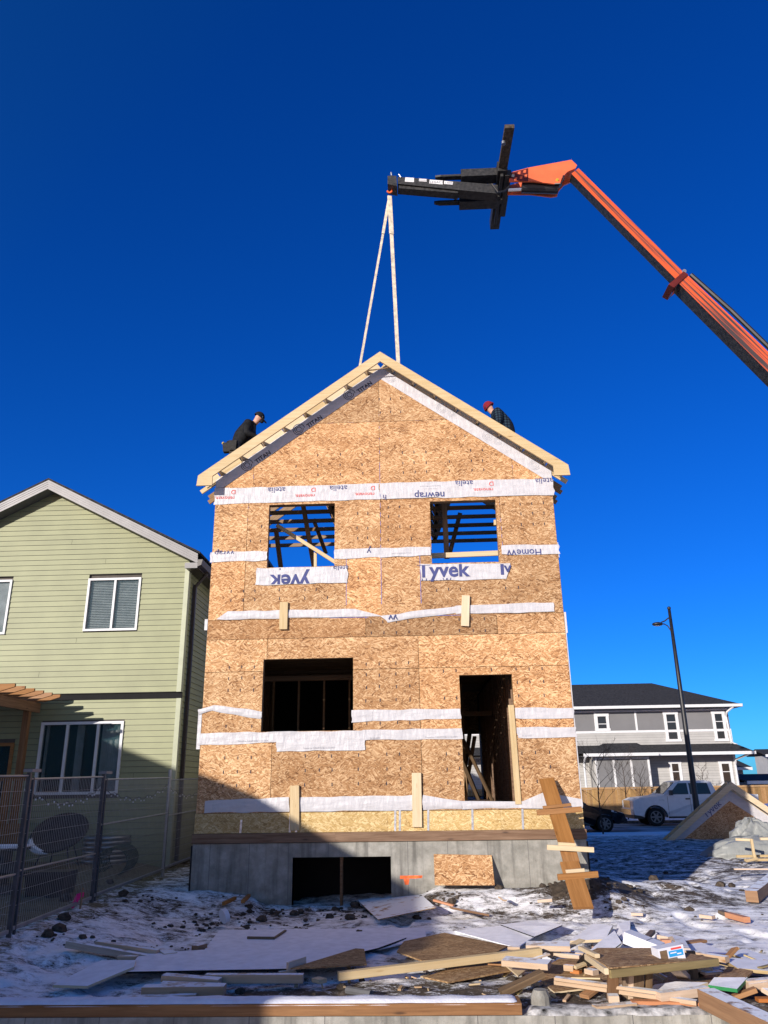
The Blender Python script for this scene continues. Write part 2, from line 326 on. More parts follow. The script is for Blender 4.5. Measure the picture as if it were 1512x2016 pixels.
def empty(name, loc, label=None, cat=None, group=None, rz=0, kind=None):
    o = bpy.data.objects.new(name, None); COL.objects.link(o); o.location = loc; o.rotation_euler.z = rz; o.empty_display_size = .2
    tag(o, label, cat, group, kind); return o
def tag(o, label=None, cat=None, group=None, kind=None):
    if label and not kind: kind = 'thing'
    for k, v in (('label', label), ('category', cat), ('group', group), ('kind', kind)):
        if v: o[k] = v
    return o
def one(name, mats, parent, fn, **kw):
    m = MB(); fn(m); return m.build(name, mats, parent, **kw)
def text2d(s, size, align='CENTER', bold=0):
    cu = bpy.data.curves.new('t', 'FONT'); cu.body = s; cu.size = size; cu.align_x = align; cu.align_y = 'CENTER'; cu.resolution_u = 3; cu.offset = bold*size
    o = bpy.data.objects.new('t', cu); COL.objects.link(o); dg = bpy.context.evaluated_depsgraph_get(); dg.update()
    me = o.evaluated_get(dg).to_mesh(); vs = [(v.co.x, v.co.y) for v in me.vertices]; fs = [tuple(p.vertices) for p in me.polygons]
    o.evaluated_get(dg).to_mesh_clear(); bpy.data.objects.remove(o); bpy.data.curves.remove(cu); return vs, fs
def clip2d(vs, fs, lim):      # keep lim[0] < y < lim[1]
    bm = bmesh.new(); bv = [bm.verts.new((x, y, 0)) for x, y in vs]
    for f in fs:
        try: bm.faces.new([bv[i] for i in f])
        except ValueError: pass
    for y, n in ((lim[0], -1), (lim[1], 1)):
        bmesh.ops.bisect_plane(bm, geom=bm.verts[:]+bm.edges[:]+bm.faces[:], plane_co=(0, y, 0), plane_no=(0, n, 0), clear_outer=True)
    bm.verts.index_update(); r = [(v.co.x, v.co.y) for v in bm.verts], [tuple(v.index for v in f.verts) for f in bm.faces]; bm.free(); return r
def letters(parent, s, size, cx, cz, mat, rot=0, clip=None, Yf=None, lim=None, bold=0, name='lettering'):
    vs, fs = text2d(s, size, 'CENTER', bold)
    ca, sa = math.cos(rot), math.sin(rot)
    if clip: vs, fs = clip2d(vs, fs, clip)
    if not fs: return
    m = MB(); P = [(cx+x*ca-y*sa, cz+x*sa+y*ca) for x, y in vs]; b = m.add([(x, Yf(x, z), z) for x, z in P])
    for f in fs: m.face([b+i for i in f], [(0, 0)]*len(f))
    return m.build(name, mat, parent)
# ================================================================ GROUND
def zg(x, y):
    x = np.asarray(x, float); y = np.asarray(y, float)
    z = .03+.0*x
    z = z+.33*sst(-2.6, -4.9, x)*sst(-9, -1, y)*(1-.0*y)
    z = z+.13*sst(-4.6, -5.5, x)*sst(-1, 3, y)
    near = sst(-1.5, -.05, y)*(1-sst(6, 10, y))
    z = z+near*.20*sst(-1.7, -2.6, x)*(1-sst(-3.3, -4.6, x))+near*.26*sst(.1, .9, x)*(1-sst(3.4, 4.5, x))
    g = lambda cx, cy, sx, sy, h: h*np.exp(-((x-cx)/sx)**2-((y-cy)/sy)**2)
    z = z+g(4.7, .9, 1.3, .9, .26)+g(3.2, -.35, .9, .55, .12)-g(6.2, 5.2, 2.2, 2.6, .26)+g(1.4, -.5, .9, .5, .07)
    fpn = vn(x*3.4+50, y*2.6+70); z = z-.05*sst(.74, .92, fpn)*sst(15, 10, y)
    z = z+(fbm(x*.55, y*.55)-.47)*.16*sst(17, 14, y)+((fbm(x*2.3+9, y*3.1)-.47)*.085+(fbm(x*8+3, y*9)-.47)*.034)*sst(17, 14, y)*(1-.55*sst(3, 5, x))
    st = sst(16.2, 17.2, y)*(1-sst(27.6, 28.2, y)); z = z*(1-st)-.25*st
    pit = 1-sst(-6.30, -6.18, y); pit = pit*(1-sst(6, 9, x)); z = z*(1-pit)-.8*pit
    return z
def build_ground():
    def axis(lo, hi, a, b, h, g):
        c = list(np.arange(a, b, h)); s = h; q = b
        while q < hi: s *= g; q += s; c.append(q)
        s = h; q = a; l = []
        while q > lo: s *= g; q -= s; l.append(q)
        return np.array(l[::-1]+c)
    xs = axis(-900, 900, -7.5, 9.5, .045, 1.12); ys = axis(-300, 2500, -6.6, 4.0, .045, 1.05)
    X, Y = np.meshgrid(xs, ys); Z = zg(X, Y)
    nx, ny = len(xs), len(ys)
    me = bpy.data.meshes.new('ground'); o = bpy.data.objects.new('ground', me); COL.objects.link(o)
    I = np.arange(nx*ny).reshape(ny, nx); F = np.stack([I[:-1, :-1], I[:-1, 1:], I[1:, 1:], I[1:, :-1]], -1).reshape(-1, 4)
    me.vertices.add(nx*ny); me.vertices.foreach_set('co', np.stack([X, Y, Z], -1).ravel())
    me.loops.add(F.size); me.loops.foreach_set('vertex_index', F.ravel()); me.polygons.add(len(F))
    me.polygons.foreach_set('loop_start', np.arange(len(F))*4); me.polygons.foreach_set('use_smooth', np.ones(len(F), bool)); me.update(calc_edges=True)
    b = np.full(X.shape, .43)
    G = lambda cx, cy, sx, sy, h: h*np.exp(-((X-cx)/sx)**2-((Y-cy)/sy)**2)
    b += G(3.0, -.35, .75, .55, .20)+G(.5, -.55, .7, .28, .12)+G(1.9, -1.3, .8, .3, .09)+G(4.9, .0, 1.0, .5, .10)+G(3.9, -.2, .4, .5, .1)
    b += .12*sst(-4.9, -5.5, Y)*(1-sst(-6.2, -6.35, Y))*sst(-2.8, -1.2, X)*(1-sst(6, 7, X))
    b += .035*sst(-4.0, -1.0, Y)*sst(-.5, -2.0, X)+.05*sst(-3.6, -4.5, X)+.10*sst(-4.5, -4.9, X)*sst(6, 4, Y)+.06*G(-.6, -.5, 1.4, .5, 1)
    b += .10*G(3.4, -4.9, 1.6, .6, 1)+.012*sst(3, 4, X); b += .06*sst(2.5, 6, Y)*sst(3.5, 5, X)*sst(18, 12, Y)-.03*sst(3.5, 5, X)*sst(0, -2, Y)
    b -= .12*sst(26, 34, Y)
    gr = sst(-3.9, -4.4, X)*sst(6, 4, Y)*.9
    b = 1-b
    col = np.stack([b, gr, 0*b, 1+0*b], -1)
    ca = me.color_attributes.new('tint', 'FLOAT_COLOR', 'POINT'); ca.data.foreach_set('color', col.astype(np.float32).ravel())
    me.materials.append(MAT['ground']); tag(o, kind='structure')
build_ground()
m = MB(); m.box(-300, 300, 18.4, 26.8, -.2, -.12); tag(m.build('road', 'asphalt'), kind='structure')
m = MB(); m.box(-300, 300, 26.8, 26.95, -.2, .02); m.box(-300, 300, 18.25, 18.4, -.2, .02); tag(m.build('kerb', 'concrete'), kind='structure')
m = MB(); m.box(-300, 300, 16.6, 18.248, -.2, .03); tag(m.build('pavement', 'snow_top'), kind='structure')
def H(x, y): return float(zg(x, y))
# ================================================================ UNFINISHED HOUSE
HW, HD = 3.35, 10.5
house = empty('unfinished_house', (0, 0, 0), 'tall unfinished gabled house sheathed in bare strand board with open window holes', 'house')
SL = .732; Z0 = 10.44; YFL = -.336
OPEN = [(-2.26, -.95, 5.94, 7.23), (.93, 2.22, 5.94, 7.21), (-2.26, -.59, 2.88, 4.18), (1.35, 2.31, 1.60, 3.82)]
def cut_rects(rects, holes):
    for hx0, hx1, hz0, hz1 in holes:
        out = []
        for x0, x1, z0, z1, t in rects:
            if hx1 <= x0 or hx0 >= x1 or hz1 <= z0 or hz0 >= z1: out.append((x0, x1, z0, z1, t)); continue
            a, b = max(x0, hx0), min(x1, hx1)
            if x0 < hx0: out.append((x0, hx0, z0, z1, t))
            if x1 > hx1: out.append((hx1, x1, z0, z1, t))
            if z0 < hz0: out.append((a, b, z0, hz0, t))
            if z1 > hz1: out.append((a, b, hz1, z1, t))
        rects = out
    return rects
def sheathing(m):
    def row(z0, z1, xs, ts):
        xs = [-HW]+xs+[HW]; return [(xs[i]+.004, xs[i+1]-.004, z0+.004, z1-.004, (ts[i]**1.35, random.uniform(-.04, .03))) for i in range(len(xs)-1)]
    P = row(1.52, 2.74, [-2.05, .62], [1.08, .86, .92])+row(2.74, 3.96, [-.8, .62], [1.0, .9, 1.02])+row(3.96, 4.56, [-2.2, .62], [1.1, 1.0, 1.08])
    P += row(4.56, 4.93, [-.35, 2.1], [.82, .72, .98])+row(4.93, 6.15, [-2.68, -.72, -.05, .70], [1.02, .96, 1.1, .98, .86])+row(6.15, 7.46, [-2.68, -.05, 2.3], [1.05, .98, .88, .92])
    for x0, x1, z0, z1, t in cut_rects(P, OPEN):
        m.t = (t[0]+t[1], t[0], t[0]-t[1]); off = (hash((round(t[0]*1e3), round(t[1]*1e5))) % 97/7, hash(round(t[1]*1e6)) % 89/9)
        m.box(x0, x1, -.0115, 0, z0, z1, 0, off)
    top = lambda x: Z0-.19-SL*abs(x)
    for x0, x1, z0, z1, t in row(7.46, 8.99, [-2.6, -.05, 2.6], [1.06, 1.0, .98, 1.06])+row(8.99, 10.3, [-.05], [.86, .94]):
        pts = []       # clip against the rakes
        for sg in (1,):
            poly = [(x0, z0), (x1, z0), (x1, z1), (x0, z1)]
            for k in (1, -1):
                out = []; fn = lambda p: Z0-.19-SL*k*p[0]-p[1]
                for i in range(len(poly)):
                    a, b = poly[i], poly[(i+1) % len(poly)]; fa, fb = fn(a), fn(b)
                    if fa >= 0: out.append(a)
                    if fa*fb < 0: q = fa/(fa-fb); out.append((a[0]+(b[0]-a[0])*q, a[1]+(b[1]-a[1])*q))
                poly = out
                if not poly: break
            pts = poly
        if len(pts) > 2:
            m.t = (t[0]+t[1], t[0], t[0]-t[1]); m.prism([(x, -.0115, z) for x, z in pts], (0, .0115, 0))
    m.t = (1, 1, 1)
    def marks(xs, zs):
        for x in xs:
            for z in zs:
                if random.random() < .06 or any(a-.03 < x < b+.03 and c-.03 < z < d+.03 for a, b, c, d in OPEN) or z > top(x)-.25: continue
                x_ = x+random.uniform(-.01, .01); z_ = z+random.uniform(-.008, .008)+x*.004; m.box(x_-.009, x_+.009, -.0130, -.0112, z_-.032, z_+.026, 1)
    g3 = [-2.9, -2.66, -2.42]; mid = [-1.45, -1.2, -.97, -.5, 0., .24]; r3 = [1.07, 1.29, 1.51, 1.95, 2.4, 2.63, 2.87]
    marks(g3+[-.35, -.1, .2, .44], [4.06, 3.86, 3.64, 3.0]); marks(g3+mid, [2.46, 2.22, 1.98]); marks(r3, [3.9, 3.66, 3.42, 2.44, 2.2, 1.96]); marks([-.35, -.1, .2, .44], [3.4])
    marks([-2.93, -2.7, -2.47, -2.0, -1.52, -1.3, -1.08], [5.5, 5.33]); marks([.1, .32, .54], [7.12, 6.92, 6.7, 6.45]); marks([2.7, 2.93, 3.15], [7.1, 6.9, 6.68])
    marks([1.0, 1.22, 1.45, 2.3, 2.55], [5.42]); marks([-.25, -.02, .22, .45, .92, 1.4, 1.64, 1.88], [4.84, 4.63]); marks([-2.2, -1.6, -.5], [5.7])
    marks([-1.75, -1.3, -.85, -.4, .42, .65, .88, 1.35, 1.8, 2.02], [8.28, 8.05, 7.85]); marks([-.03, .4, .2], [9.5, 9.2]); marks([-2.6, -2.4, -2.0], [6.8, 6.5]); marks([-.5, -.3], [7.0, 6.7, 6.5]); marks([1.5, 1.7], [8.6])
    m.box(-HW+.01, HW-.01, -.0006, .0006, 1.53, 1.56, 1)
one('sheathing', ['osb', 'ink_black'], house, sheathing)
def side(sx, holes):
    def f(m):
        for x0, x1, z0, z1, t in cut_rects([(.0+1.22*2*i, min(HD, 2.44*(i+1))-.001, z, z+1.2195, random.uniform(.85, 1.1)) for i in range(5) for z in (1.52, 2.74, 3.96, 5.18, 6.4)], holes):
            m.t = (t, t, t); a, b = sorted((sx*(HW-.0115), sx*HW)); m.box(a, b, x0, x1, z0, z1)
    return f
one('side_sheathing', 'osb', house, side(-1, [])); one('side_sheathing', 'osb', house, side(1, []))
for sx in (-1, 1): one('side_wrap', 'wrap', house, lambda m: m.box(min(sx*3.352, sx*3.356), max(sx*3.352, sx*3.356), .02, HD, 1.54, 7.4))
def rear(m):
    for x0, x1, z0, z1, t in cut_rects([(-HW, HW, 1.52, 7.5, 1)], [(1.75, 2.62, 1.55, 3.35), (-2.2, -.9, 2.3, 3.6), (-2.2, -.9, 6, 7.1), (.9, 2.2, 6, 7.1)]): m.box(x0, x1, HD, HD+.012, z0, z1)
one('rear_sheathing', 'osb', house, rear)
def fnd(m):
    for x0, x1, z0, z1, t in cut_rects([(-3.37, 3.37, -1.2, 1.03, 1)], [(-1.63, .05, -.15, .80)]): m.box(x0, x1, -.02, .19, z0, z1)
    m.box(-3.37, -3.17, .19, HD, -1.2, 1.03); m.box(3.17, 3.37, .19, HD, -1.2, 1.03); m.box(-3.17, 3.17, HD-.2, HD, -1.2, 1.03)
one('foundation', 'concrete', house, fnd)
one('window_buck', 'lumber_old_shade', house, lambda m: (m.box(-.82, -.775, .02, .14, -.2, .80), m.box(-1.66, -1.63, .0, .19, -.2, .80), m.box(.05, .07, .0, .19, -.2, .8), m.box(-1.66, .07, 0, .19, .80, .815)))
one('membrane', 'membrane', house, lambda m: (m.box(-3.395, -3.375, -.03, 5, -.3, 1.0), m.box(3.375, 3.395, -.03, 5, -.3, 1.0)))
one('sill_plate', 'lumber_old_shade', house, lambda m: (m.beam((-3.385, -.03, 1.115), (-.9, -.03, 1.115), .05, .155), m.beam((-.898, -.03, 1.115), (3.385, -.03, 1.115), .05, .155), m.beam((3.36, 0, 1.115), (3.36, HD, 1.115), .05, .155), m.beam((-3.36, 0, 1.115), (-3.36, HD, 1.115), .05, .155)))
def rim(m):
    for a, b, t in ((-3.36, -2.2, .95), (-2.198, .0, 1.0), (.002, 1.95, 1.08), (1.952, 3.36, .98)): m.t = (t, t, t); m.box(a, b, -.022, .016, 1.195, 1.515)
    m.t = (1, 1, 1); m.box(-3.36, -3.325, .016, HD, 1.195, 1.515); m.box(3.325, 3.36, .016, HD, 1.195, 1.515)
one('rim_board', 'osb_rim', house, rim)
for x, z1 in ((-2.55, 1.41), (-1.69, 1.53), (-1.58, 1.53), (.13, 1.53), (.21, 1.53), (.70, 1.53), (1.46, 1.53), (2.32, 1.53)):
    one('metal_strap', 'strap', house, lambda m: m.beam((x, -.025, 1.2), (x+.01, -.025, z1), .036, .004, up=(0, -1, 0)))
one('floor_deck', 'lumber_shade', house, lambda m: m.box(-3.31, 3.31, .02, HD-.02, 1.50, 1.525))
one('floor_deck', 'lumber_shade', house, lambda m: m.box(-3.31, 3.31, .02, HD-.02, 4.87, 4.91))
for k in range(17): one('floor_joist', 'lumber_shade', house, lambda m: m.beam((-3.3, .25+.6*k, 4.72), (3.3, .25+.6*k, 4.72), .04, .29))
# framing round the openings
for (x0, x1, z0, z1), lm in zip(OPEN, ('lumber_shade', 'lumber_shade', 'lumber_shade', 'lumber_shade')):
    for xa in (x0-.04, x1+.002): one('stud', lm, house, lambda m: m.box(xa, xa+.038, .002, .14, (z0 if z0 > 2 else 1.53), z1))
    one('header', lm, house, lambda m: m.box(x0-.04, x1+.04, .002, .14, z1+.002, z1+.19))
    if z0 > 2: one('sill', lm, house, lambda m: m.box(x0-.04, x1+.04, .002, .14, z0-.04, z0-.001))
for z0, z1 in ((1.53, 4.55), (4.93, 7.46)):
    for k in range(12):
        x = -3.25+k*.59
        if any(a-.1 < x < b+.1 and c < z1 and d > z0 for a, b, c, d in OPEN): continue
        one('stud', 'lumber_shade', house, lambda m: m.box(x, x+.038, .003, .14, z0, z1))
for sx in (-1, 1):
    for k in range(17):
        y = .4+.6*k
        for z0, z1 in ((1.53, 4.55), (4.93, 7.46)): one('stud', 'lumber_shade', house, lambda m: m.box(min(sx*3.33, sx*3.2), max(sx*3.33, sx*3.2), y, y+.038, z0, z1))
    one('top_plate', 'lumber_shade', house, lambda m: m.box(min(sx*3.337, sx*3.2), max(sx*3.337, sx*3.2), .15, HD, 7.46, 7.54))
# partitions on the ground floor
for k in range(9): one('partition_stud', 'lumber_shade', house, lambda m: m.box(-3.1+.55*k, -3.062+.55*k, 2.6, 2.7, 1.53, 4.1))
one('partition_plate', 'lumber_shade', house, lambda m: m.box(-3.15, 1.5, 2.595, 2.705, 4.1, 4.2))
for k in range(20): one('partition_stud', 'lumber_old_shade', house, lambda m: m.box(2.34, 2.46, .6+.4*k, .638+.4*k, 1.53, 4.3))  # stud colour darkened to paint in the doorway's shade
for k in range(7): one('partition_stud', 'lumber_shade', house, lambda m: m.box(1.62, 1.72, 5.4+.5*k, 5.438+.5*k, 1.53, 4.3))
one('partition_plate', 'lumber_shade', house, lambda m: m.box(1.0, 2.46, 4.6, 4.7, 3.45, 3.55))
one('partition_shade_sheet', 'dark', house, lambda m: m.box(2.462, 2.475, .6, 10.4, 1.53, 4.5))  # partition sheets coloured near black to paint the interior's shade
one('partition_shade_sheet', 'dark', house, lambda m: m.box(-3.3, 3.15, 1.6, 1.62, -.6, 1.49)); one('dark_sheet', 'osb_old', house, lambda m: m.box(.92, 2.24, .62, .64, 5.86, 6.12))  # added sheets: one blackens the basement, one darkens the window's foot
one('partition_shade_sheet', 'dark', house, lambda m: m.box(-3.2, 1.6, 6.2, 6.215, 1.53, 4.6))
one('brace', 'lumber_dirty_shade', house, lambda m: m.beam((1.95, 5.2, 3.0), (1.72, 6.6, 1.6), .09, .04))
one('brace', 'lumber_dirty_shade', house, lambda m: m.beam((1.55, 4.6, 3.1), (2.3, 5.4, 1.55), .09, .04))
for q0, q1 in (((1.35, 3.4, 2.9), (1.9, 4.4, 1.6)), ((1.9, 6.0, 3.2), (1.55, 5.2, 1.6)), ((1.7, 7.0, 1.55), (1.72, 7.0, 4.2))): one('brace', 'lumber_dirty_shade', house, lambda m: m.beam(q0, q1, .1, .05))  # braces added to cut the doorway's daylight, coloured dark for shade
one('door_stud', 'lumber', house, lambda m: m.beam((2.27, -.018, 1.6), (2.255, -.018, 3.27), .105, .04, up=(0, -1, 0)))
# roof trusses
for k in range(7):
    y = .03 if k == 0 else .03+.6*k
    def tr(m):
        for s in (1, -1):
            m.beam((s*3.66, y, Z0-.15-.055-SL*3.66 if k else Z0-.205-SL*3.66), (0, y, Z0-.205), .038, .09)
            if k: m.beam((s*3.66, y, Z0-.095-SL*3.66), (0, y, Z0-.095), .038, .09)
        m.beam((-3.36, y, 7.50), (3.36, y, 7.50), .038, .09)
        for xa, xb in ((-1.7, -1.12), (0, -1.12), (0, 1.12), (1.7, 1.12)): m.beam((xa, y+.001, Z0-.2-SL*abs(xa)), (xb, y+.001, 7.54), .036, .085)
        for s in (1, -1): m.beam((s*3.3, y, 7.54), (s*3.3, y, Z0-.2-SL*3.3), .038, .09)
    one('roof_truss', 'lumber_shade' if 0 < k else 'lumber', house, tr)
for s in (-1, 1):
    one('fly_rafter', 'lumber', house, lambda m: m.prism([(s*3.66, YFL, Z0-.228-SL*3.66+.03), (s*3.64, YFL, Z0-SL*3.64), (0, YFL, Z0), (0, YFL, Z0-.228), (s*3.35, YFL, Z0-.228-SL*3.35), (s*3.35, YFL, Z0-.228-SL*3.66+.03)], (0, .04, 0)))
    xs = [3.29, 2.86, 2.43, 2.01, 1.58, 1.16, .73, .30] if s < 0 else [.28, .70, 1.13, 1.56, 1.98, 2.40, 2.83, 3.26]
    for x in xs:
        one('lookout', 'lumber', house, lambda m: m.beam((s*x, -.296, Z0-.075-SL*x), (s*x, .6, Z0-.075-SL*x), .04, .115, up=(s*SL, 0, 1)))
    ed = sorted([3.62]+xs+[.02])
    for i in range(len(ed)-1):
        one('blocking', 'lumber', house, lambda m: m.beam((s*(ed[i]+.028), -.012+.019, Z0-.10-SL*(ed[i]+.028)), (s*(ed[i+1]-.028), .007, Z0-.10-SL*(ed[i+1]-.028)), .038, .19))
# lumber braces seen through the upper windows
def br(px0, px1, Y0, Y1, wd, mt='lumber_shade', ht=.04): one('brace', mt, house, lambda m: m.beam(fp(*px0, Y0), fp(*px1, Y1), wd, ht, up=(0, -1, 0)))
br((597, 996), (619, 1120), 1.2, 1.25, .10); br((617, 1022), (642, 1090), 2.5, 2.55, .09); br((545, 1034), (668, 1112), .8, .62, .075, 'lumber'); br((621, 1088), (621, 1120), .9, .9, .06, 'lumber')
br((543, 1040), (553, 1118), 1.5, 1.5, .10); br((874, 986), (880, 1100), 1.0, 1.05, .11); br((906, 1010), (884, 1095), 2.5, 2.5, .10); br((846, 1094.5), (995, 1088.5), .5, .5, .105, 'lumber'); br((972, 1029), (985, 1029), .16, .16, .11, 'lumber')
# house wrap strips
def disp(x, z): return .0145+.024*float(fbm(x*3.1+z*2.0+40, z*7.0-x*1.5+9, 3))
def strip(c, sub=.03, loose=0, mt='wrap', Y0=0, seed=0):
    (a, b, d, e) = [Vector((p[0], 0, p[1])) for p in c]; nx = max(3, int((b-a).length/sub)); nz = max(3, int((a-e).length/sub))
    m = MB(); I = []
    for j in range(nz+1):
        for i in range(nx+1):
            s, t = i/nx, j/nz; p = (a*(1-s)+b*s)*(1-t)+(e*(1-s)+d*s)*t
            if j in (0, nz): p.z += (vn(p.x*4+seed, seed+j)-.5)*.022
            if i in (0, nx): p.x += (vn(p.z*14+seed, seed+i)-.5)*.03
            y = -disp(p.x, p.z)-Y0
            if loose: y -= loose*(t*(1-t)*2.5)*float(vn(p.x*2.2+seed, seed+3.3))
            I.append((p.x, y, p.z))
    m.add(I)
    for j in range(nz):
        for i in range(nx):
            q = j*(nx+1)+i; m.face((q+nx+1, q+nx+2, q+1, q), [(0, 0)]*4)
    return m.build('house_wrap', mt, house, smooth=True)
W1 = strip([(-3.37, 7.605), (-.07, 7.62), (-.05, 7.29), (-3.37, 7.275)]); W2 = strip([(-.055, 7.625), (3.38, 7.62), (3.38, 7.27), (-.05, 7.285)], Y0=.004, seed=5)
strip([(.02, 7.58), (1.02, 7.595), (1.12, 7.29), (.0, 7.29)], Y0=.009, seed=8)
WM1 = strip([(-3.38, 6.285), (-2.27, 6.27), (-2.27, 6.08), (-3.37, 6.08)]); strip([(-.95, 6.27), (-.05, 6.275), (-.08, 6.10), (-.95, 6.08)])
WM2 = strip([(-.07, 6.275), (.92, 6.27), (.90, 6.10), (-.07, 6.09)], Y0=.005); WM3 = strip([(2.28, 6.265), (3.37, 6.255), (3.37, 6.065), (2.28, 6.08)])
WT1 = strip([(-2.46, 5.93), (-.69, 5.925), (-.70, 5.605), (-2.47, 5.595)], Y0=.004); WT2 = strip([(.70, 5.93), (2.42, 5.90), (2.33, 5.595), (.71, 5.60)], Y0=.004)
strip([(-2.98, 5.10), (-.54, 5.09), (-.05, 4.945), (-3.2, 4.945)], loose=.03); WS = strip([(-.07, 4.945), (1.36, 5.10), (1.36, 4.975), (.06, 4.82)], loose=.05, seed=2); strip([(1.34, 5.105), (3.17, 5.125), (3.18, 4.945), (1.34, 4.95)], Y0=.004)
strip([(-3.42, 3.30), (-3.14, 3.37), (-3.14, 3.27), (-3.40, 3.20)], loose=.04); strip([(-3.14, 3.37), (-2.25, 3.24), (-2.27, 3.10), (-3.14, 3.26)], loose=.04)
strip([(-.60, 3.23), (1.35, 3.22), (1.35, 3.045), (-.60, 3.035)]); strip([(-.61, 3.225), (-.22, 3.23), (-.26, 3.04), (-.61, 3.02)], Y0=.006, seed=3); strip([(2.33, 3.215), (3.36, 3.20), (3.36, 3.02), (2.33, 3.03)])
W5 = strip([(-3.40, 2.88), (-1.75, 2.875), (-1.88, 2.69), (-3.38, 2.665)]); W5b = strip([(-1.99, 2.875), (-.37, 2.87), (-.38, 2.54), (-1.96, 2.54)], Y0=.006); W5c = strip([(-.42, 2.88), (1.36, 2.88), (1.36, 2.70), (-.38, 2.705)], Y0=.003); W5d = strip([(2.33, 2.875), (3.37, 2.87), (3.37, 2.70), (2.34, 2.695)])
strip([(-3.19, 1.735), (-1.71, 1.765), (-1.71, 1.53), (-3.2, 1.53)], loose=.02); strip([(-1.53, 1.765), (.43, 1.77), (.43, 1.53), (-1.53, 1.53)], loose=.03)
strip([(.62, 1.77), (1.3, 1.665), (1.3, 1.535), (.62, 1.53)], loose=.05); strip([(1.3, 1.665), (2.35, 1.645), (2.35, 1.535), (1.3, 1.535)], loose=.05); strip([(2.35, 1.645), (2.75, 1.79), (2.75, 1.53), (2.35, 1.535)], loose=.06); strip([(2.75, 1.79), (3.36, 1.67), (3.36, 1.53), (2.75, 1.53)], loose=.06)
one('house_wrap', 'wrap', house, lambda m: (m.box(3.352, 3.368, -.013, .25, 1.53, 4.93), m.box(3.352, 3.366, -.013, .2, 6.0, 6.3), m.box(3.352, 3.39, -.012, .15, 4.55, 4.94)))
one('house_wrap', 'wrap', house, lambda m: (m.box(-3.42, -3.354, -.012, .02, 2.6, 3.3), m.box(-3.41, -3.352, -.012, .03, 4.75, 4.96)))
# wrap along the rakes
def rake(s):
    def f(m):
        n = 60; I = []
        for j in range(7):
            for i in range(n+1):
                x = 3.36*i/n*1.0; t = j/6; z = Z0-.195-SL*x-(.275*t); z = min(z, 20)
                if x > 3.1: z = max(z, 7.63-(.0))
                I.append((s*x, -disp(s*x, z)+.004, z))
        m.add(I)
        for j in range(6):
            for i in range(n): q = j*(n+1)+i; m.face((q, q+1, q+n+2, q+n+1), [(0, 0)]*4)
    return one('house_wrap', 'wrap', house, f, smooth=True)
RK = rake(-1); RK2 = rake(1)
one('house_wrap', 'wrap', house, lambda m: m.box(-3.375, -3.07, -.03, -.024, 7.44, 7.62))
# printing on the wrap
yf = lambda o: (lambda x, z: -disp(x, z)-o-.0065)
PI = math.pi
def renovate(par, cx, cz, o):
    letters(par, 'renovate.', .105, cx+.02, cz, 'ink_red', PI, Yf=yf(o)); letters(par, 'D', .135, cx+.19, cz+.125, 'ink_red', PI, Yf=yf(o), clip=(-.2, .045))
for cx in (-3.18, -1.57, -.38): renovate(W1, cx, 7.40, 0)
for cx in (-2.12, -.88): letters(W1, 'atelia', .17, cx, 7.545, 'ink_blue', PI, Yf=yf(0), clip=(-.05, 1))
renovate(W2, 1.97, 7.42, .004)
for cx in (1.62, 3.2): letters(W2, 'atelia', .17, cx, 7.575, 'ink_blue', PI, Yf=yf(.004), clip=(-.05, 1))
letters(W2, 'newrap', .20, .93, 7.335, 'ink_blue', PI, bold=.01, Yf=yf(.009)); letters(W2, 'h', .16, .04, 7.32, 'ink_blue', PI, Yf=yf(.009)); letters(W2, 'Tested to CAN/CGSB-51.32-M77', .03, .95, 7.53, 'ink_grey', PI, Yf=yf(.009)); letters(W2, 'air barrier building membrane', .022, .95, 7.47, 'ink_grey', PI, Yf=yf(.009))
letters(WM3, 'HomeW', .19, 2.70, 6.115, 'ink_blue', PI, bold=.01, Yf=yf(0), clip=(-.1, .05)); letters(WM1, 'Wrap', .17, -3.1, 6.255, 'ink_blue', PI, Yf=yf(0), clip=(-.1, .02)); letters(WM2, 'Tested to CAN/CGSB-51.32-M77', .028, .35, 6.16, 'ink_grey', PI, Yf=yf(.005))
letters(WM1, 'y', .2, -.28, 6.215, 'ink_blue', PI, Yf=yf(0))
letters(WT1, 'yvek', .40, -1.80, 5.665, 'ink_blue', PI, Yf=yf(.004), clip=(-.22, .062), bold=.025); letters(WT1, 'atelia', .14, -.83, 5.90, 'ink_blue', PI, Yf=yf(.004), clip=(-.05, .05)); letters(WT1, 'III', .05, -2.0, 5.9, 'ink_blue', 0, Yf=yf(.004))
letters(WT2, 'Tyvek', .40, 1.13, 5.795, 'ink_blue', 0, Yf=yf(.004), clip=(-.21, .115), bold=.025); letters(WT2, 'T', .40, 2.26, 5.80, 'ink_blue', 0, Yf=yf(.004), clip=(-.12, .09), bold=.025); letters(WT2, 'v', .30, 2.365, 5.81, 'ink_blue', 0, Yf=yf(.004), clip=(-.08, .09), bold=.02); letters(WT2, 'HomeW', .16, 1.0, 5.585, 'ink_blue', 0, Yf=yf(.004), clip=(.02, .2))
letters(WS, 'yv', .2, .16, 4.9, 'ink_blue', PI, Yf=lambda x, z: -disp(x, z)-.03, clip=(-.06, .06))
letters(W5, 'Tested to CAN/CGSB-51.32-M77', .04, -2.4, 2.725, 'ink_grey', 0, Yf=yf(0)); letters(W5b, 'Tested to CAN/CGSB-51.32-M77', .042, -1.2, 2.585, 'ink_grey', 0, Yf=yf(.006)); letters(W5c, 'Tested to CAN/CGSB-51.32-M77', .042, .98, 2.735, 'ink_grey', 0, Yf=yf(.003)); letters(W5c, '51.32-M77', .042, -.2, 2.735, 'ink_grey', 0, Yf=yf(.003)); letters(W5d, '51.32-M77', .042, 2.5, 2.735, 'ink_grey', 0, Yf=yf(0))
an = math.atan(SL)
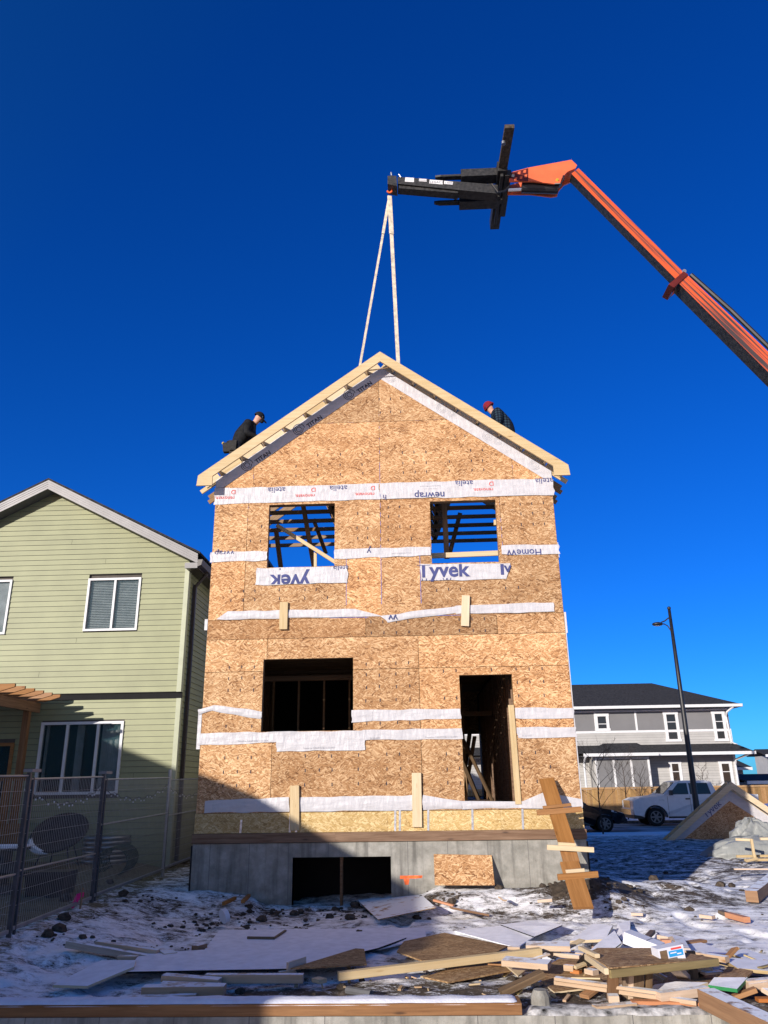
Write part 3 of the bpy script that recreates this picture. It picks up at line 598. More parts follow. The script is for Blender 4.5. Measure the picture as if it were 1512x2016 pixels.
def logo(par, x, z, s, mat, yo):
    def f(m):
        for r, a0, a1 in ((.115, .3, 5.6), (.08, 1.2, 6.6), (.045, 0, 6.0)):
            n = 26
            for i in range(n):
                t0 = a0+(a1-a0)*i/n; t1 = a0+(a1-a0)*(i+1)/n; pts = []
                for t, rr in ((t0, r), (t1, r), (t1, r+.013), (t0, r+.013)):
                    X = x+math.cos(t)*rr*s; Z = z+math.sin(t)*rr*s; pts.append((X, -disp(X, Z)+.0015, Z))
                m.poly(pts)
    one('logo', mat, par, f)
for x in (-.34, -1.38, -2.42):
    zc = Z0-.365-SL*abs(x); letters(RK, 'TITAN', .125, x-.0, zc-.035, 'ink_black', an, bold=.03, Yf=lambda X, Z: -disp(X, Z)+.0005); logo(RK, x-.32, zc-.20, 1, 'ink_black', 0)
for x in (.22, 1.25, 2.15, 3.05):
    zc = Z0-.30-SL*x; logo(RK2, x, zc+.02, .9, 'ink_grey', 0)
    if x in (1.25, 2.15): logo(RK2, x+.2, zc-.10, .7, 'ink_grey', 0)
# wooden cleats nailed over the strips
for x0, z0, x1, z1, wd in ((-1.90, 4.725, -1.90, 5.245, .155), (1.50, 4.71, 1.545, 5.29, .15), (-1.60, 1.23, -1.62, 1.96, .165), (.515, 1.26, .525, 2.14, .165)):
    one('cleat', 'lumber', house, lambda m: m.beam((x0, -.052, z0), (x1, -.052, z1), wd, .04, up=(0, -1, 0)))
one('paint_mark', 'orange_mark', house, lambda m: (m.poly([(.20, -.0215, .50), (.20, -.0215, .45), (.57, -.0215, .46), (.58, -.0215, .50)]), m.poly([(.26, -.0215, .448), (.36, -.0215, .448), (.34, -.0215, .36), (.28, -.0215, .36)])))
# sway rope/lumber under the ridge
one('tie_wire', 'lumber_shade', house, lambda m: m.tube([(-.42, -.26, Z0-.40), (-.1, -.22, Z0-.36), (.25, -.26, Z0-.33), (.42, -.2, Z0-.36)], .012, 6))
# ================================================================ SLINGS, TELEHANDLER
YB = -.2
hook = fp(767, 372, YB)
def sling(name, px, label, wd, Y1):
    a = fp(767, 386, YB); b = fp(*px, Y1); s = (b-a).normalized()
    def f(m):
        m.beam(a+Vector((0, .01, 0)), b, wd, .012, up=(.3, -1, 0)); m.beam(a, a+s*1.0, wd*1.25, .03, up=(.3, -1, 0))
    m = MB(); f(m); o = m.build(name, 'sling'); tag(o, label, 'sling', 'lifting slings on the hook')
sling('lifting_sling', (706, 735), 'pale webbing sling slanting left from the hook to behind the ridge', .05, .05)
sling('lifting_sling', (785, 735), 'pale webbing sling hanging down right of the ridge peak', .08, .05)
tele = empty('telehandler', (13, YB, 0), 'orange telescopic handler boom with black forks and jib reaching over the roof', 'telehandler')
def seg(ul, ur, ml, mr, Yf, Yb):     # boom section: front-face corners (upper left/right, lower left/right)
    q = [fp(*ul, Yf), fp(*ur, Yf), fp(*mr, Yf), fp(*ml, Yf)]; return q
def boom(name, mats, q, d, ext):
    a, b, c, e = q; b = b+(b-a).normalized()*ext; c = c+(c-e).normalized()*ext
    def f(m):
        L = (b-a).length; h = (a-e).length; dv = Vector((0, d, 0)); o = 3.1 if ext < 2 else 5.37
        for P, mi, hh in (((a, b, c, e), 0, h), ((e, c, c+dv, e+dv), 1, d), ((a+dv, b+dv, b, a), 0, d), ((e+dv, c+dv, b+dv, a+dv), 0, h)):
            i = m.add(P); m.face((i+3, i+2, i+1, i), [(0, o+hh), (L, o+hh), (L, o), (0, o)], mi)
        i = m.add((a, e, e+dv, a+dv)); m.face((i, i+1, i+2, i+3), [(0, 0), (0, .1), (.1, .1), (.1, 0)], 0)
    return one(name, mats, tele, f)
YF = -.42
boom('inner_boom', ['orange_boom', 'worn_black_shade'], seg((1139, 331), (1350, 540), (1125, 342), (1334, 553), YF, 0), .24, .4)  # black underside puts the boom's shaded face into its colour
boom('outer_boom', ['orange_boom', 'worn_black_shade'], seg((1353, 541), (1512, 692), (1336, 557), (1512, 732), YF-.04, 0), .34, 9)
col_ = [fp(1346, 534, YF-.07), fp(1355, 540, YF-.07), fp(1327, 566, YF-.07), fp(1316, 560, YF-.07)]
one('boom_collar', 'orange_dark', tele, lambda m: (m.prism(col_, (0, .03, 0)), m.prism([p+Vector((0, .42, 0)) for p in col_], (0, .03, 0)), m.prism([col_[0]+Vector((0, .03, 0)), col_[1]+Vector((0, .03, 0)), (col_[1]*.85+col_[2]*.15)+Vector((0, .03, 0)), (col_[0]*.85+col_[3]*.15)+Vector((0, .03, 0))], (0, .39, 0)), m.prism([col_[3]+Vector((0, .03, 0)), col_[2]+Vector((0, .03, 0)), (col_[2]*.8+col_[1]*.2)+Vector((0, .03, 0)), (col_[3]*.8+col_[0]*.2)+Vector((0, .03, 0))], (0, .39, 0))))
one('hose', 'black_metal', tele, lambda m: m.tube([fp(1092, 362, YF-.02), fp(1103, 362, YF-.05), fp(1110, 354, YF-.04), fp(1109, 346, YF-.02)], .018, 6)); one('hose', 'black_metal', tele, lambda m: m.tube([fp(968, 362, -.5), fp(980, 378, -.45), fp(993, 376, -.4), fp(1004, 366, -.3)], .02, 6))
one('roller', 'chrome', tele, lambda m: m.tube([fp(1347, 534, YF-.05), fp(1347, 534, YF+.1)], .045, 12))
one('hose', 'black_metal', tele, lambda m: m.tube([fp(1360, 541, YF+.3), fp(1440, 612, YF+.3), fp(1512, 682, YF+.3), fp(1700, 870, YF+.3)], .05, 8))
hd = [(1003, 340), (1040, 330), (1125, 314.5), (1136, 325), (1133, 331), (1117, 338), (1106, 350), (1103, 360), (1091, 362), (1050, 357), (1003, 357)]
one('boom_head', 'orange', tele, lambda m: (m.prism([fp(*p, YF) for p in hd], (0, .035, 0)), m.prism([fp(*p, YF)+Vector((0, .40, 0)) for p in hd], (0, .035, 0)), m.prism([fp(p[0], p[1], YF)+Vector((0, .035, 0)) for p in ((1040, 331), (1124, 316), (1134, 326), (1124, 330), (1042, 343))], (0, .365, 0))))
one('head_panel', 'orange_dark', tele, lambda m: m.prism([fp(*p, YF-.004) for p in ((1003, 341), (1040, 331), (1040, 356.5), (1003, 356.5))], (0, .003, 0)))
for p in ((1097, 354), (1010, 346)): one('pin', 'yellow' if p[0] > 1050 else 'grey_metal', tele, lambda m: m.tube([fp(*p, YF-.02), fp(*p, YF+.45)], .035, 10))
def marks_(m):
    for x, y in ((1008, 342), (1020, 338), (1031, 335), (1013, 350), (1024, 347), (1033, 344)): m.prism([fp(x+a, y+b, YF-.0055) for a, b in ((0, 0), (5, -1), (4, 5), (-1, 5))], (0, .002, 0))
one('decal', 'orange', tele, marks_)
one('tilt_cylinder', 'black_metal', tele, lambda m: m.tube([fp(1027, 369, -.22), fp(1062, 370, -.22), fp(1098, 371, -.22)], .125, 14))
one('tilt_cylinder', 'black_metal', tele, lambda m: m.tube([fp(1086, 362, -.25), fp(1098, 361, -.25), fp(1103, 366, -.25)], .06, 8))
one('cylinder_rod', 'chrome', tele, lambda m: m.tube([fp(1000, 373.5, -.22), fp(1027, 372, -.22)], .045, 10))
zc = 14.9; ct = gp(1001, 250, zc); cb = gp(973, 443, zc)
def carriage(m):
    a = Vector((2.80, ct.y, zc)); b = Vector((2.80, cb.y, zc)); c = a.lerp(b, .36)
    m.beam(c, b, .22, .26); m.beam((2.93, c.y+.1, zc-.1), (2.93, b.y-.5, zc-.1), .14, .16); m.beam(c+Vector((-.02, .05, -.2)), b+Vector((-.02, -.3, -.2)), .06, .07)
one('carriage', 'worn_black_shade', tele, carriage)
one('carriage_arm', 'rock', tele, lambda m: m.beam((2.84, ct.y, zc+.02), (2.81, ct.y+(cb.y-ct.y)*.37, zc), .20, .10))
one('arm_bolt', 'grey_metal', tele, lambda m: m.tube([(2.74, ct.y+.33, zc-.13), (2.74, ct.y+.33, zc-.06)], .045, 10))
def fork(tip, root, zf, y_off=0):
    a = gp(*tip, zf); b = gp(*root, zf); y = (a.y+b.y)/2
    one('fork', 'worn_black_shade', tele, lambda m: m.prism([(a.x, y-.03, zf+.0), (a.x+.12, y-.06, zf-.015), (2.85, y-.07, zf-.03), (2.85, y+.07, zf-.03), (a.x+.12, y+.06, zf-.015), (a.x, y+.03, zf)], (0, 0, .05)))
    one('fork_sleeve', 'worn_black_shade', tele, lambda m: m.box(a.x+.58, 2.78, y-.135, y+.135, zf-.10, zf+.10))
    one('fork_shank', 'worn_black_shade', tele, lambda m: m.box(2.70, 2.76, y-.07, y+.07, zf-.05, zf+.20))
    return a.x, y
f1 = fork((857, 345), (968, 352), 14.92); f2 = fork((855, 393), (968, 404), 14.62)
jb = [fp(*p, -.34) for p in ((770, 346.5), (888, 354), (985, 363), (985, 386), (905, 377), (770, 366))]
jx0, jx1 = jb[0].x, 2.72
def jib(m):
    m.prism([fp(*p, -.34) for p in ((783, 348), (905, 357.5), (980, 364), (980, 381), (905, 374), (783, 361.5))], (0, .26, 0))
    m.prism([fp(*p, -.30) for p in ((783, 363.5), (902, 375), (902, 380), (783, 370))], (0, .2, 0))
one('jib', 'worn_black_shade', tele, jib)
one('jib_tip', 'worn_black_shade', tele, lambda m: m.prism([fp(*p, -.38) for p in ((763, 346), (780, 346), (782, 366), (763, 362))], (0, .32, 0)))
one('jib_pin', 'grey_metal', tele, lambda m: m.tube([fp(771, 346, -.2), fp(770, 340, -.2)], .02, 6))
one('jib_pin', 'grey_metal', tele, lambda m: m.tube([fp(789, 349, -.36), fp(785, 343, -.36)], .012, 6))
def plate(px, mt, nm='sticker'): return one(nm, mt, tele, lambda m: m.prism([fp(*p, -.3445) for p in px], (0, .003, 0)))
plate([(798, 349), (815, 350), (815, 358.5), (797, 357.5)], 'white_paint'); plate([(825, 351.5), (840, 352.5), (840, 357.5), (824.5, 356.5)], 'white_paint'); plate([(846, 353.5), (872, 355.5), (871.5, 363), (845, 361)], 'white_paint'); plate([(874.5, 356), (892, 358), (891, 363.5), (874, 362)], 'white_paint')
def jl(s, px, size): 
    p = fp(*px, -.35); letters(tele, s, size, p.x, p.z, 'ink_black', -.07, Yf=lambda X, Z: -.3462, name='sticker_lettering')
jl('LEGACY', (860, 358.5), .085); jl('WARNING', (832, 354.5), .04); jl('▪ 4000', (883, 359.8), .06)
one('jib_chain', 'grey_metal', tele, lambda m: [m.ball((2.45, f1[1]+(f2[1]-f1[1])*t, 14.85-.25*t), .03, 6, 4) for t in (.62, .68, .74, .80, .86)])
one('jib_strut', 'worn_black_shade', tele, lambda m: (m.box(1.75, 1.80, f1[1], f2[1], 14.62, 14.66), m.box(2.5, 2.62, f1[1], f2[1], 14.62, 14.70)))
one('hook', 'orange_mark', tele, lambda m: (m.tube([hook+Vector((0, 0, .16)), hook+Vector((0, 0, .05))], .03, 8), m.tube([hook+Vector((.055*math.cos(t), 0, -.03+.075*math.sin(t))) for t in [2.2-.5*i for i in range(11)]], .022, 8)))
one('shackle', 'grey_metal', tele, lambda m: m.tube([fp(767, 364, YB), fp(767, 371, YB)], .03, 8))
one('chassis', 'orange', tele, lambda m: (m.box(10.6, 16.4, -1.0, .6, .9, 1.7), m.box(15.4, 16.6, -.9, .5, 1.7, 2.6)))
one('cab', 'black_metal', tele, lambda m: m.prism([(12.2, -1.15, 1.7), (14.0, -1.15, 1.7), (13.9, -1.15, 2.9), (12.6, -1.15, 2.9)], (0, .65, 0)))
for x in (11.5, 15.3):
    for y in (-1.25, .5): one('wheel', 'rubber', tele, lambda m: m.tube([(x, y, .68), (x, y+.4, .68)], .68, 20))
one('pivot', 'orange', tele, lambda m: m.box(13.0, 15.6, -.5, .2, 1.6, 2.5))
# ================================================================ GREEN HOUSE
def siding(m, x0, x1, z0, z1, Y, step, holes=(), top=None, lap=.016, axis=0, sgn=-1, mi=0, gap=.008):
    # lapped courses on a plane; axis 0: wall along X at Y, facing sgn*Y; axis 1: wall along Y at X=Y, facing sgn*X
    P = (lambda a, d, z: (a, Y+sgn*d, z)) if axis == 0 else (lambda a, d, z: (Y+sgn*d, a, z))
    z = z0
    while z < z1-1e-4:
        zt = min(z+step, z1); iv = [(x0, x1)]
        for hx0, hx1, hz0, hz1 in holes:
            if hz0 < zt-.01 and hz1 > z+.01:
                iv = [q for a, b in iv for q in ((a, min(b, hx0)), (max(a, hx1), b)) if q[1]-q[0] > .005]
        if axis == 0 and random.random() < .4:
            xj = random.uniform(x0, x1); iv = [q for a, b in iv for q in (((a, xj-.003), (xj+.003, b)) if a+.1 < xj < b-.1 else ((a, b),))]
        tt = random.uniform(.95, 1.04); m.t = (tt, tt, tt)
        for a, b in iv:
            at, bt, ab, bb = a, b, a, b
            if top:
                l0, r0 = top(z); l1, r1 = top(zt); ab, bb, at, bt = max(a, l0), min(b, r0), max(a, l1), min(b, r1)
                if bb <= ab: continue
                if bt < at: at = bt = (at+bt)/2
            m.poly([P(ab, lap, z+gap), P(bb, lap, z+gap), P(bt, .004, zt), P(at, .004, zt)], mi)
            m.poly([P(ab, 0, z+gap), P(bb, 0, z+gap), P(bb, lap, z+gap), P(ab, lap, z+gap)], mi); m.poly([P(ab, .001, z), P(bb, .001, z), P(bb, .001, z+gap), P(ab, .001, z+gap)], 1)  # dark strip along each course paints the lap's shadow line
        z = zt
    m.t = (1, 1, 1)
def window(root, x0, x1, z0, z1, Y, splits, trim='white_paint', fr=.05, blind=None, head=0, dy=.03, gl='glass', out=.045):
    w_ = one('window', trim, root, lambda m: [m.box(a, b, Y-out, Y+.04, c, d) for a, b, c, d in ((x0, x1, z0, z0+fr), (x0, x1, z1-fr, z1), (x0, x0+fr, z0+fr, z1-fr), (x1-fr, x1, z0+fr, z1-fr))]+[m.box(s-fr*.5, s+fr*.5, Y-out+.008, Y+.03, z0+fr, z1-fr) for s in splits])
    ed = [x0+fr]+[q for s in splits for q in (s-fr*.5, s+fr*.5)]+[x1-fr]
    for i in range(0, len(ed), 2): one('pane', gl, w_, lambda m: m.box(ed[i]+.002, ed[i+1]-.002, Y-.006, Y+.002, z0+fr, z1-fr))
    if blind == 'slats':
        for i in range(0, len(ed), 2): one('blind', 'curtain', w_, lambda m: [m.beam((ed[i]+.02, Y+.06, z), (ed[i+1]-.02, Y+.06, z), .035, .004, roll=.9) for z in np.arange(z0+fr+.02, z1-fr, .04)])
    if blind == 'sheet': one('blind', 'curtain', w_, lambda m: m.box(x0+fr, x1-fr, Y+.03, Y+.034, z0+fr, z1-fr))  # pale sheet put behind the glass in place of reflected sky
    if blind == 'curtain':
        for i in range(0, len(ed), 2):
            cx0, cx1 = ed[i]+.02, ed[i+1]-.02; a, b = (cx0, cx1) if i == 4 else ((cx0+.12, cx0+.30) if i == 2 else (cx0, cx0+.06))
            def cur(m):
                n = 40; I = [(a+(b-a)*k/n, Y+.12+.03*math.sin(k*1.7), z) for z in (z0+fr, z1-fr) for k in range(n+1)]; m.add(I)
                for k in range(n): m.face((k, k+1, n+2+k, n+1+k), [(0, 0)]*4)
            one('curtain', 'curtain', w_, cur, smooth=True)
    one('room_shade', 'dark', w_, lambda m: m.box(x0+.01, x1-.01, Y+.25, Y+.9, z0, z1))  # black box behind the glass paints the unlit room's darkness
    return w_
GY, GX = 3.4, -4.80; GL = -11.9; gm = (GX+GL)/2; GS = .515; GE = 7.16
green = empty('green_house', (gm, GY, 0), 'pale green vinyl sided house with dark shingle gable roof', 'house')
apz = GE+GS*(GX-gm)
GW = [(-7.21, -5.93, 5.43, 6.70), (-10.42, -9.07, 5.40, 6.72), (-7.93, -6.04, 1.83, 3.38), (-10.6, -8.5, .6, 2.95)]
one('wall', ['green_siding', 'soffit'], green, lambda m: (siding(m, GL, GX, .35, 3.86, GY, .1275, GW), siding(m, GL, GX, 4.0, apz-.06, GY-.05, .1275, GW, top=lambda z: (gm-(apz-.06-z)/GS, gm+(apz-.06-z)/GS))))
def gbody(m):     # plain backing so that nothing shows through
    for a, b, c, d, t in cut_rects([(GL, GX, -.4, GE-.1, 1)], GW): m.box(a, b, GY+.001, GY+.12, c, d)
    m.prism([(GL, GY+.001, GE-.1), (GX, GY+.001, GE-.1), (gm, GY+.001, apz-.1)], (0, .12, 0)); m.box(GL, GL+.12, GY+.13, GY+11, -.4, GE-.1); m.box(GL+.12, GX-.12, GY+11, GY+11.1, -.4, GE-.1); m.box(GX-.12, GX-.001, GY+.13, GY+11, -.4, GE-.1)
one('wall_core', 'interior', green, gbody)
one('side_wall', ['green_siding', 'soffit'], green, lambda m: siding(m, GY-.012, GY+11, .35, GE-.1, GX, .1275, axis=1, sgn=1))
one('corner_trim', 'cream', green, lambda m: (m.box(GX-.085, GX+.02, GY-.032, GY+.085, .35, 3.86), m.box(GX-.085, GX+.02, GY-.082, GY+.085, 4.0, GE-.12)))
one('overhang_shade_band', 'dark', green, lambda m: m.box(GL, GX+.03, GY-.012, GY+.03, 3.86, 3.995))  # black band paints the shade under the overhanging upper wall
one('foundation', 'concrete', green, lambda m: m.box(GL+.02, GX-.02, GY+.02, GY+10.9, -.6, .35))
OV, OE = .42, .30
def groof(m):
    for s in (1, -1):
        e = gm+s*(GX-gm+OE); ze = GE+.02-GS*OE
        m.prism([(gm, GY-OV-.03, apz+.20), (gm, GY-OV-.03, apz+.15), (e+s*.05, GY-OV-.03, ze+.12), (e+s*.05, GY-OV-.03, ze+.17)], (0, 12, 0))
one('roof', 'shingle', green, groof)
for s in (1, -1):
    e = gm+s*(GX-gm+OE); ze = GE+.02-GS*OE
    one('fascia', 'alu', green, lambda m: [m.prism([(gm, GY-OV-dy, apz+b), (gm, GY-OV-dy, apz+a), (e, GY-OV-dy, ze+a-.03), (e, GY-OV-dy, ze+b-.03)], (0, .02, 0)) for a, b, dy in ((.10, .15, .022), (.045, .098, .014), (-.01, .043, .006), (-.075, -.012, 0))])
    one('soffit', 'soffit', green, lambda m: m.prism([(gm, GY-OV+.02, apz-.04), (gm, GY-OV+.02, apz-.07), (e, GY-OV+.02, ze-.10), (e, GY-OV+.02, ze-.07)], (0, OV-.04, 0)))
one('eave_return', 'alu', green, lambda m: m.box(GX+.0, GX+OE, GY-OV, GY-OV+.03, GE-GS*OE-.20, GE-GS*OE-.07))
one('eave_soffit', 'brown_metal', green, lambda m: m.box(GX+.012, GX+OE, GY-OV+.032, GY+11, GE-GS*OE-.19, GE-GS*OE-.17))
one('gutter', 'brown_metal', green, lambda m: m.prism([(GX+OE, GY-OV, GE-.32), (GX+OE+.09, GY-OV, GE-.28), (GX+OE+.12, GY-OV, GE-.15), (GX+OE, GY-OV, GE-.15)], (0, 11.5, 0)))
one('downspout', 'brown_metal', green, lambda m: (m.tube([(GX+OE+.05, GY+.3, GE-.30), (GX+.22, GY+.32, GE-.45), (GX+.075, GY+.33, GE-.62)], .04, 8), m.box(GX+.03, GX+.10, GY+.29, GY+.38, .45, GE-.58)))
window(green, *GW[0], GY-.05, [-6.55], blind='slats'); window(green, *GW[1], GY-.05, [-9.75], blind='sheet')
window(green, *GW[2], GY, [-7.32, -6.62], fr=.06, blind='curtain'); window(green, *GW[3], GY, [-9.55, -9.05], trim='lumber_brown', fr=.07)
# ---- pergola
perg = empty('pergola', (-8.5, 1.5, .4), 'brown timber pergola with a row of angled rafter tails', 'pergola')
for k in range(6):
    y = 1.02+.41*k
    one('rafter', 'cedar', perg, lambda m: m.prism([(-11.6, y, 3.80), (-7.80, y, 3.80), (-7.45, y, 3.90), (-7.45, y, 3.96), (-11.6, y, 3.96)], (0, .05, 0)))
one('beam', 'timber', perg, lambda m: m.beam((-8.0, .55, 3.69), (-8.0, 3.3, 3.69), .06, .215)); one('beam', 'timber', perg, lambda m: m.beam((-11.2, .55, 3.69), (-11.2, 3.3, 3.69), .06, .215))
for x, y in ((-8.0, 2.9), (-8.0, .75), (-11.2, .75)): one('post', 'timber', perg, lambda m: m.beam((x-.06, y, .3), (x-.06, y, 3.6), .13, .13, up=(0, 1, 0)))  # posts and beams darker than the rafters: shade put into their colour
sx1 = fp(50, 1600, 1.2).x
def screen(m):
    m.box(-9.8, sx1, 1.18, 1.22, 2.12, 2.2); m.box(-9.8, sx1, 1.18, 1.22, .95, 1.35)
    for k in range(int((sx1+9.8)/.11)): m.box(-9.8+.11*k, -9.8+.11*k+.05, 1.185, 1.215, 1.35, 2.12)
m = MB(); screen(m); tag(m.build('slat_screen', 'timber'), 'brown slatted timber screen behind the fence under the pergola', 'screen')
# ---- yard fence
FX = -4.5
def gz(y): return H(FX, y)
fence = empty('mesh_fence', (FX, -1.4, .3), 'tall black wire mesh yard fence with pale rails', 'fence')
posts = [-7.2, -3.93, -1.42, 2.06, 5.2]
for i, y in enumerate(posts):
    z0 = .28+.03*i
    if i in (1, 2):
        p = one('post', 'post_metal', fence, lambda m: (m.beam((FX, y, z0-.25), (FX, y, 2.18), .05, .05, up=(0, 1, 0)), m.beam((FX, y+.13, z0-.25), (FX, y+.12, 2.12), .034, .034, up=(0, 1, 0))))
        one('cap', 'alu', p, lambda m: m.box(FX-.06, FX+.06, y-.06, y+.19, 2.185, 2.225))
    else: one('post', 'wire' if i == 3 else 'post_metal', fence, lambda m: m.tube([(FX, y, z0-.25), (FX, y, 2.30)], .035 if i == 3 else .03, 8))
for i in range(4):
    a, b = posts[i]+.06, posts[i+1]-.04; za, zb = .31+.03*i+.02*i, .34+.05*i
    one('rail', 'wire', fence, lambda m: m.tube([(FX, a, 2.10), (FX, b, 2.14)], .014, 6)); one('rail', 'wire', fence, lambda m: m.beam((FX, a, za), (FX, b, zb), .03, .045))
    one('rail', 'wire', fence, lambda m: m.tube([(FX, a, .98+.03*i) if i < 2 else (FX, a, 1.42), (FX, b, .98+.03*i) if i < 2 else (FX, b, 1.47)], .013, 6))
    def wires(m):
        n = int((b-a)/.055)
        for k in range(1, n): y = a+(b-a)*k/n; m.beam((FX, y, za), (FX, y, 2.11), .0042, .0042, up=(0, 1, 0))
        for k in range(1, 10): z = .45+k*.165; m.beam((FX, a, z), (FX, b, z+.02), .0045, .0045)
    one('wire_mesh', 'wire', fence, wires)
def lights(m):
    for i in range(1, 4):
        a, b = posts[i], posts[i+1]; pts = [(FX-.03, a+(b-a)*t, 2.0-.22*4*t*(1-t)+.03*math.sin(t*40)) for t in np.linspace(0, 1, 24)]; m.tube(pts, .006, 4)
        for p in pts[::1]: m.ball((p[0]+random.uniform(-.02, .02), p[1], p[2]-.03), .014, 5, 4, mi=1)
m = MB(); lights(m); tag(m.build('string_lights', ['black_metal', 'white_paint']), 'string of tiny clear bulbs draped along the mesh fence', 'lights')
# ---- things in the yard
ch = empty('papasan_chair', (-6.65, 2.15, H(-6.65, 2.15)), 'round dark wicker bowl chair on thin legs in the yard', 'chair')
def bowl(m):
    n = 28; rr = 8; I = []
    for j in range(rr+1):
        r = .54*j/rr; 
        for i in range(n):
            t = 2*PI*i/n; p = Vector((r*math.cos(t), r*math.sin(t), .55*(r*r))); q = Matrix.Rotation(R(38), 3, 'X') @ p; I.append((ch.location.x+q.x, ch.location.y+q.y, ch.location.z+.52+q.z))
    m.add(I)
    for j in range(rr):
        for i in range(n): k = (i+1) % n; m.face((j*n+i, j*n+k, (j+1)*n+k, (j+1)*n+i), [(0, 0)]*4)
one('seat', 'wicker', ch, bowl, smooth=True)
def rimp(t, dz=.0): q = Matrix.Rotation(R(38), 3, 'X') @ Vector((.54*math.cos(t), .54*math.sin(t), .16+dz)); return ch.location+Vector((q.x, q.y, q.z+.52))
one('seat_rim', 'wicker', ch, lambda m: m.tube([rimp(2*PI*i/36) for i in range(37)], .022, 6))
one('snow_patch', 'snow_top', ch, lambda m: m.tube([rimp(PI*1.05+PI*.45*i/12, -.02) for i in range(13)], [.02+.05*math.sin(PI*i/12) for i in range(13)], 6))
for x, y in ((-.35, -.3), (.35, -.3), (-.3, .3), (.3, .3)): one('leg', 'black_metal', ch, lambda m: m.tube([ch.location+Vector((x*.55, y*.5, .5)), ch.location+Vector((x, y, 0))], .014, 6))
m = MB(); c = (-5.35, -1.0); z = H(*c)
for a in ((c[0]-.32, c[0]+.32, c[1]-.25, c[1]+.25, z-.05, z+.34),): m.hexa([(a[0]+.03, a[2]+.03, a[4]), (a[1]-.03, a[2]+.03, a[4]), (a[1]-.03, a[3]-.03, a[4]), (a[0]+.03, a[3]-.03, a[4]), (a[0], a[2], a[5]), (a[1], a[2], a[5]), (a[1], a[3], a[5]), (a[0], a[3], a[5])]); m.box(a[0]-.02, a[1]+.02, a[2]-.02, a[2]+.02, a[5]-.05, a[5]+.01)
tag(m.build('planter_box', 'black_metal'), 'low black planter box standing on the grass behind the fence', 'planter')
def well(m):
    n = 30
    for k in range(7):
        z = .42+.09*k; pts = [(-6.15+.46*math.cos(PI+PI*i/n), GY-.02+.46*math.sin(PI+PI*i/n), z) for i in range(n+1)]; m.tube(pts, .045, 6)
m = MB(); well(m); tag(m.build('window_well', 'grey_metal', smooth=True), 'corrugated steel window well against the green wall', 'window well')
def roll(m):
    for k in range(9):
        t0 = k/8; c0 = Vector((-5.25-.12*t0, 1.3+.95*t0, H(-5.2, 1.6)+.24))
        m.tube([c0+Vector((.27*math.cos(a), .06*math.cos(a), .25*math.sin(a))) for a in np.linspace(0, 2*PI, 20)], .012, 4)
    for i in range(22):
        a = 2*PI*i/22; m.tube([Vector((-5.25+.27*math.cos(a), 1.3+.06*math.cos(a), H(-5.2, 1.6)+.24+.25*math.sin(a))), Vector((-5.37+.27*math.cos(a), 2.25+.06*math.cos(a), H(-5.2, 1.6)+.24+.25*math.sin(a)))], .008, 4)
    m.poly([(-5.2, 1.25, 1.05), (-5.0, 2.2, 1.5), (-5.0, 2.2, .5), (-5.15, 1.25, .5)]) if 0 else None
m = MB(); roll(m); tag(m.build('netting_roll', 'netting'), 'roll of dark green wire netting lying behind the fence', 'wire roll')
wx1 = fp(38, 1700, -.9).x
def pav(m):
    for r in range(5):
        for k in range(9):
            x = -9.3+.44*k+(.22 if r % 2 else 0); t = random.uniform(.8, 1.15); m.t = (t, t, t)
            if x < wx1-.4: m.box(x, x+.425, -.9+random.uniform(-.01, .01), -.6, .2+.165*r, .2+.165*r+.155)
    m.t = (1, 1, 1); m.box(-9.4, wx1, -.95, -.55, 1.025, 1.06)
m = MB(); pav(m); tag(m.build('retaining_wall', 'stone'), 'low dark block retaining wall behind the mesh fence', 'wall')
m = MB(); m.box(-9.4, wx1-.03, -.93, -.5, 1.062, 1.10)
tag(m.build('snow_cover', 'snow_top'), 'layer of snow lying on top of the block wall', 'snow')
st = gp(155, 1812, .16); zt = st.z
s_ = empty('survey_stake', (st.x, st.y, H(st.x, st.y)), 'thin wooden survey stake with a bright pink ribbon', 'stake')
top = fp(163, 1748, st.y)
one('stake', 'lumber_shade', s_, lambda m: m.beam((st.x, st.y, H(st.x, st.y)-.1), (top.x, top.y, top.z), .035, .02))
one('ribbon', 'pink', s_, lambda m: (m.prism([(top.x-.01, st.y-.015, top.z-.06), (top.x-.01, st.y-.015, top.z-.13), (top.x-.10, st.y-.03, top.z-.27), (top.x-.14, st.y-.03, top.z-.25), (top.x-.08, st.y-.02, top.z-.08)], (0, .004, 0)), m.box(top.x-.022, top.x+.022, st.y-.014, st.y+.014, top.z-.12, top.z-.06)))
# ================================================================ SHADE-CASTING NEIGHBOUR
nb = empty('neighbour_house', (-18.7, -16, 0), 'beige gabled house whose roof shadow falls across the foundation', 'house')
NX1, NX0, NY1, NY0, NE = -8.95, -28.4, -11.0, -19.95, 5.50; nm = (NX0+NX1)/2; nz = NE+.37*(NX1-nm)
one('wall', 'cream', nb, lambda m: (m.box(NX0+.05, NX1-.05, NY0+.05, NY1-.05, -.9, NE-.16), m.prism([(NX0+.05, NY0+.05, NE-.159), (NX1-.05, NY0+.05, NE-.159), (nm, NY0+.05, nz-.16)], (0, NY1-NY0-.1, 0))))
one('roof', 'shingle', nb, lambda m: [m.prism([(nm, NY0, nz), (nm, NY0, nz-.15), (x, NY0, NE-.15), (x, NY0, NE)], (0, NY1-NY0, 0)) for x in (NX0, NX1)])
for x in (-15.5, -11.5):
    f = one('window', 'white_paint', nb, lambda m: m.box(x-.6, x+.6, NY1-.049, NY1-.02, 1.2, 2.6)); one('pane', 'car_glass', f, lambda m: m.box(x-.53, x+.53, NY1-.022, NY1-.012, 1.27, 2.53))
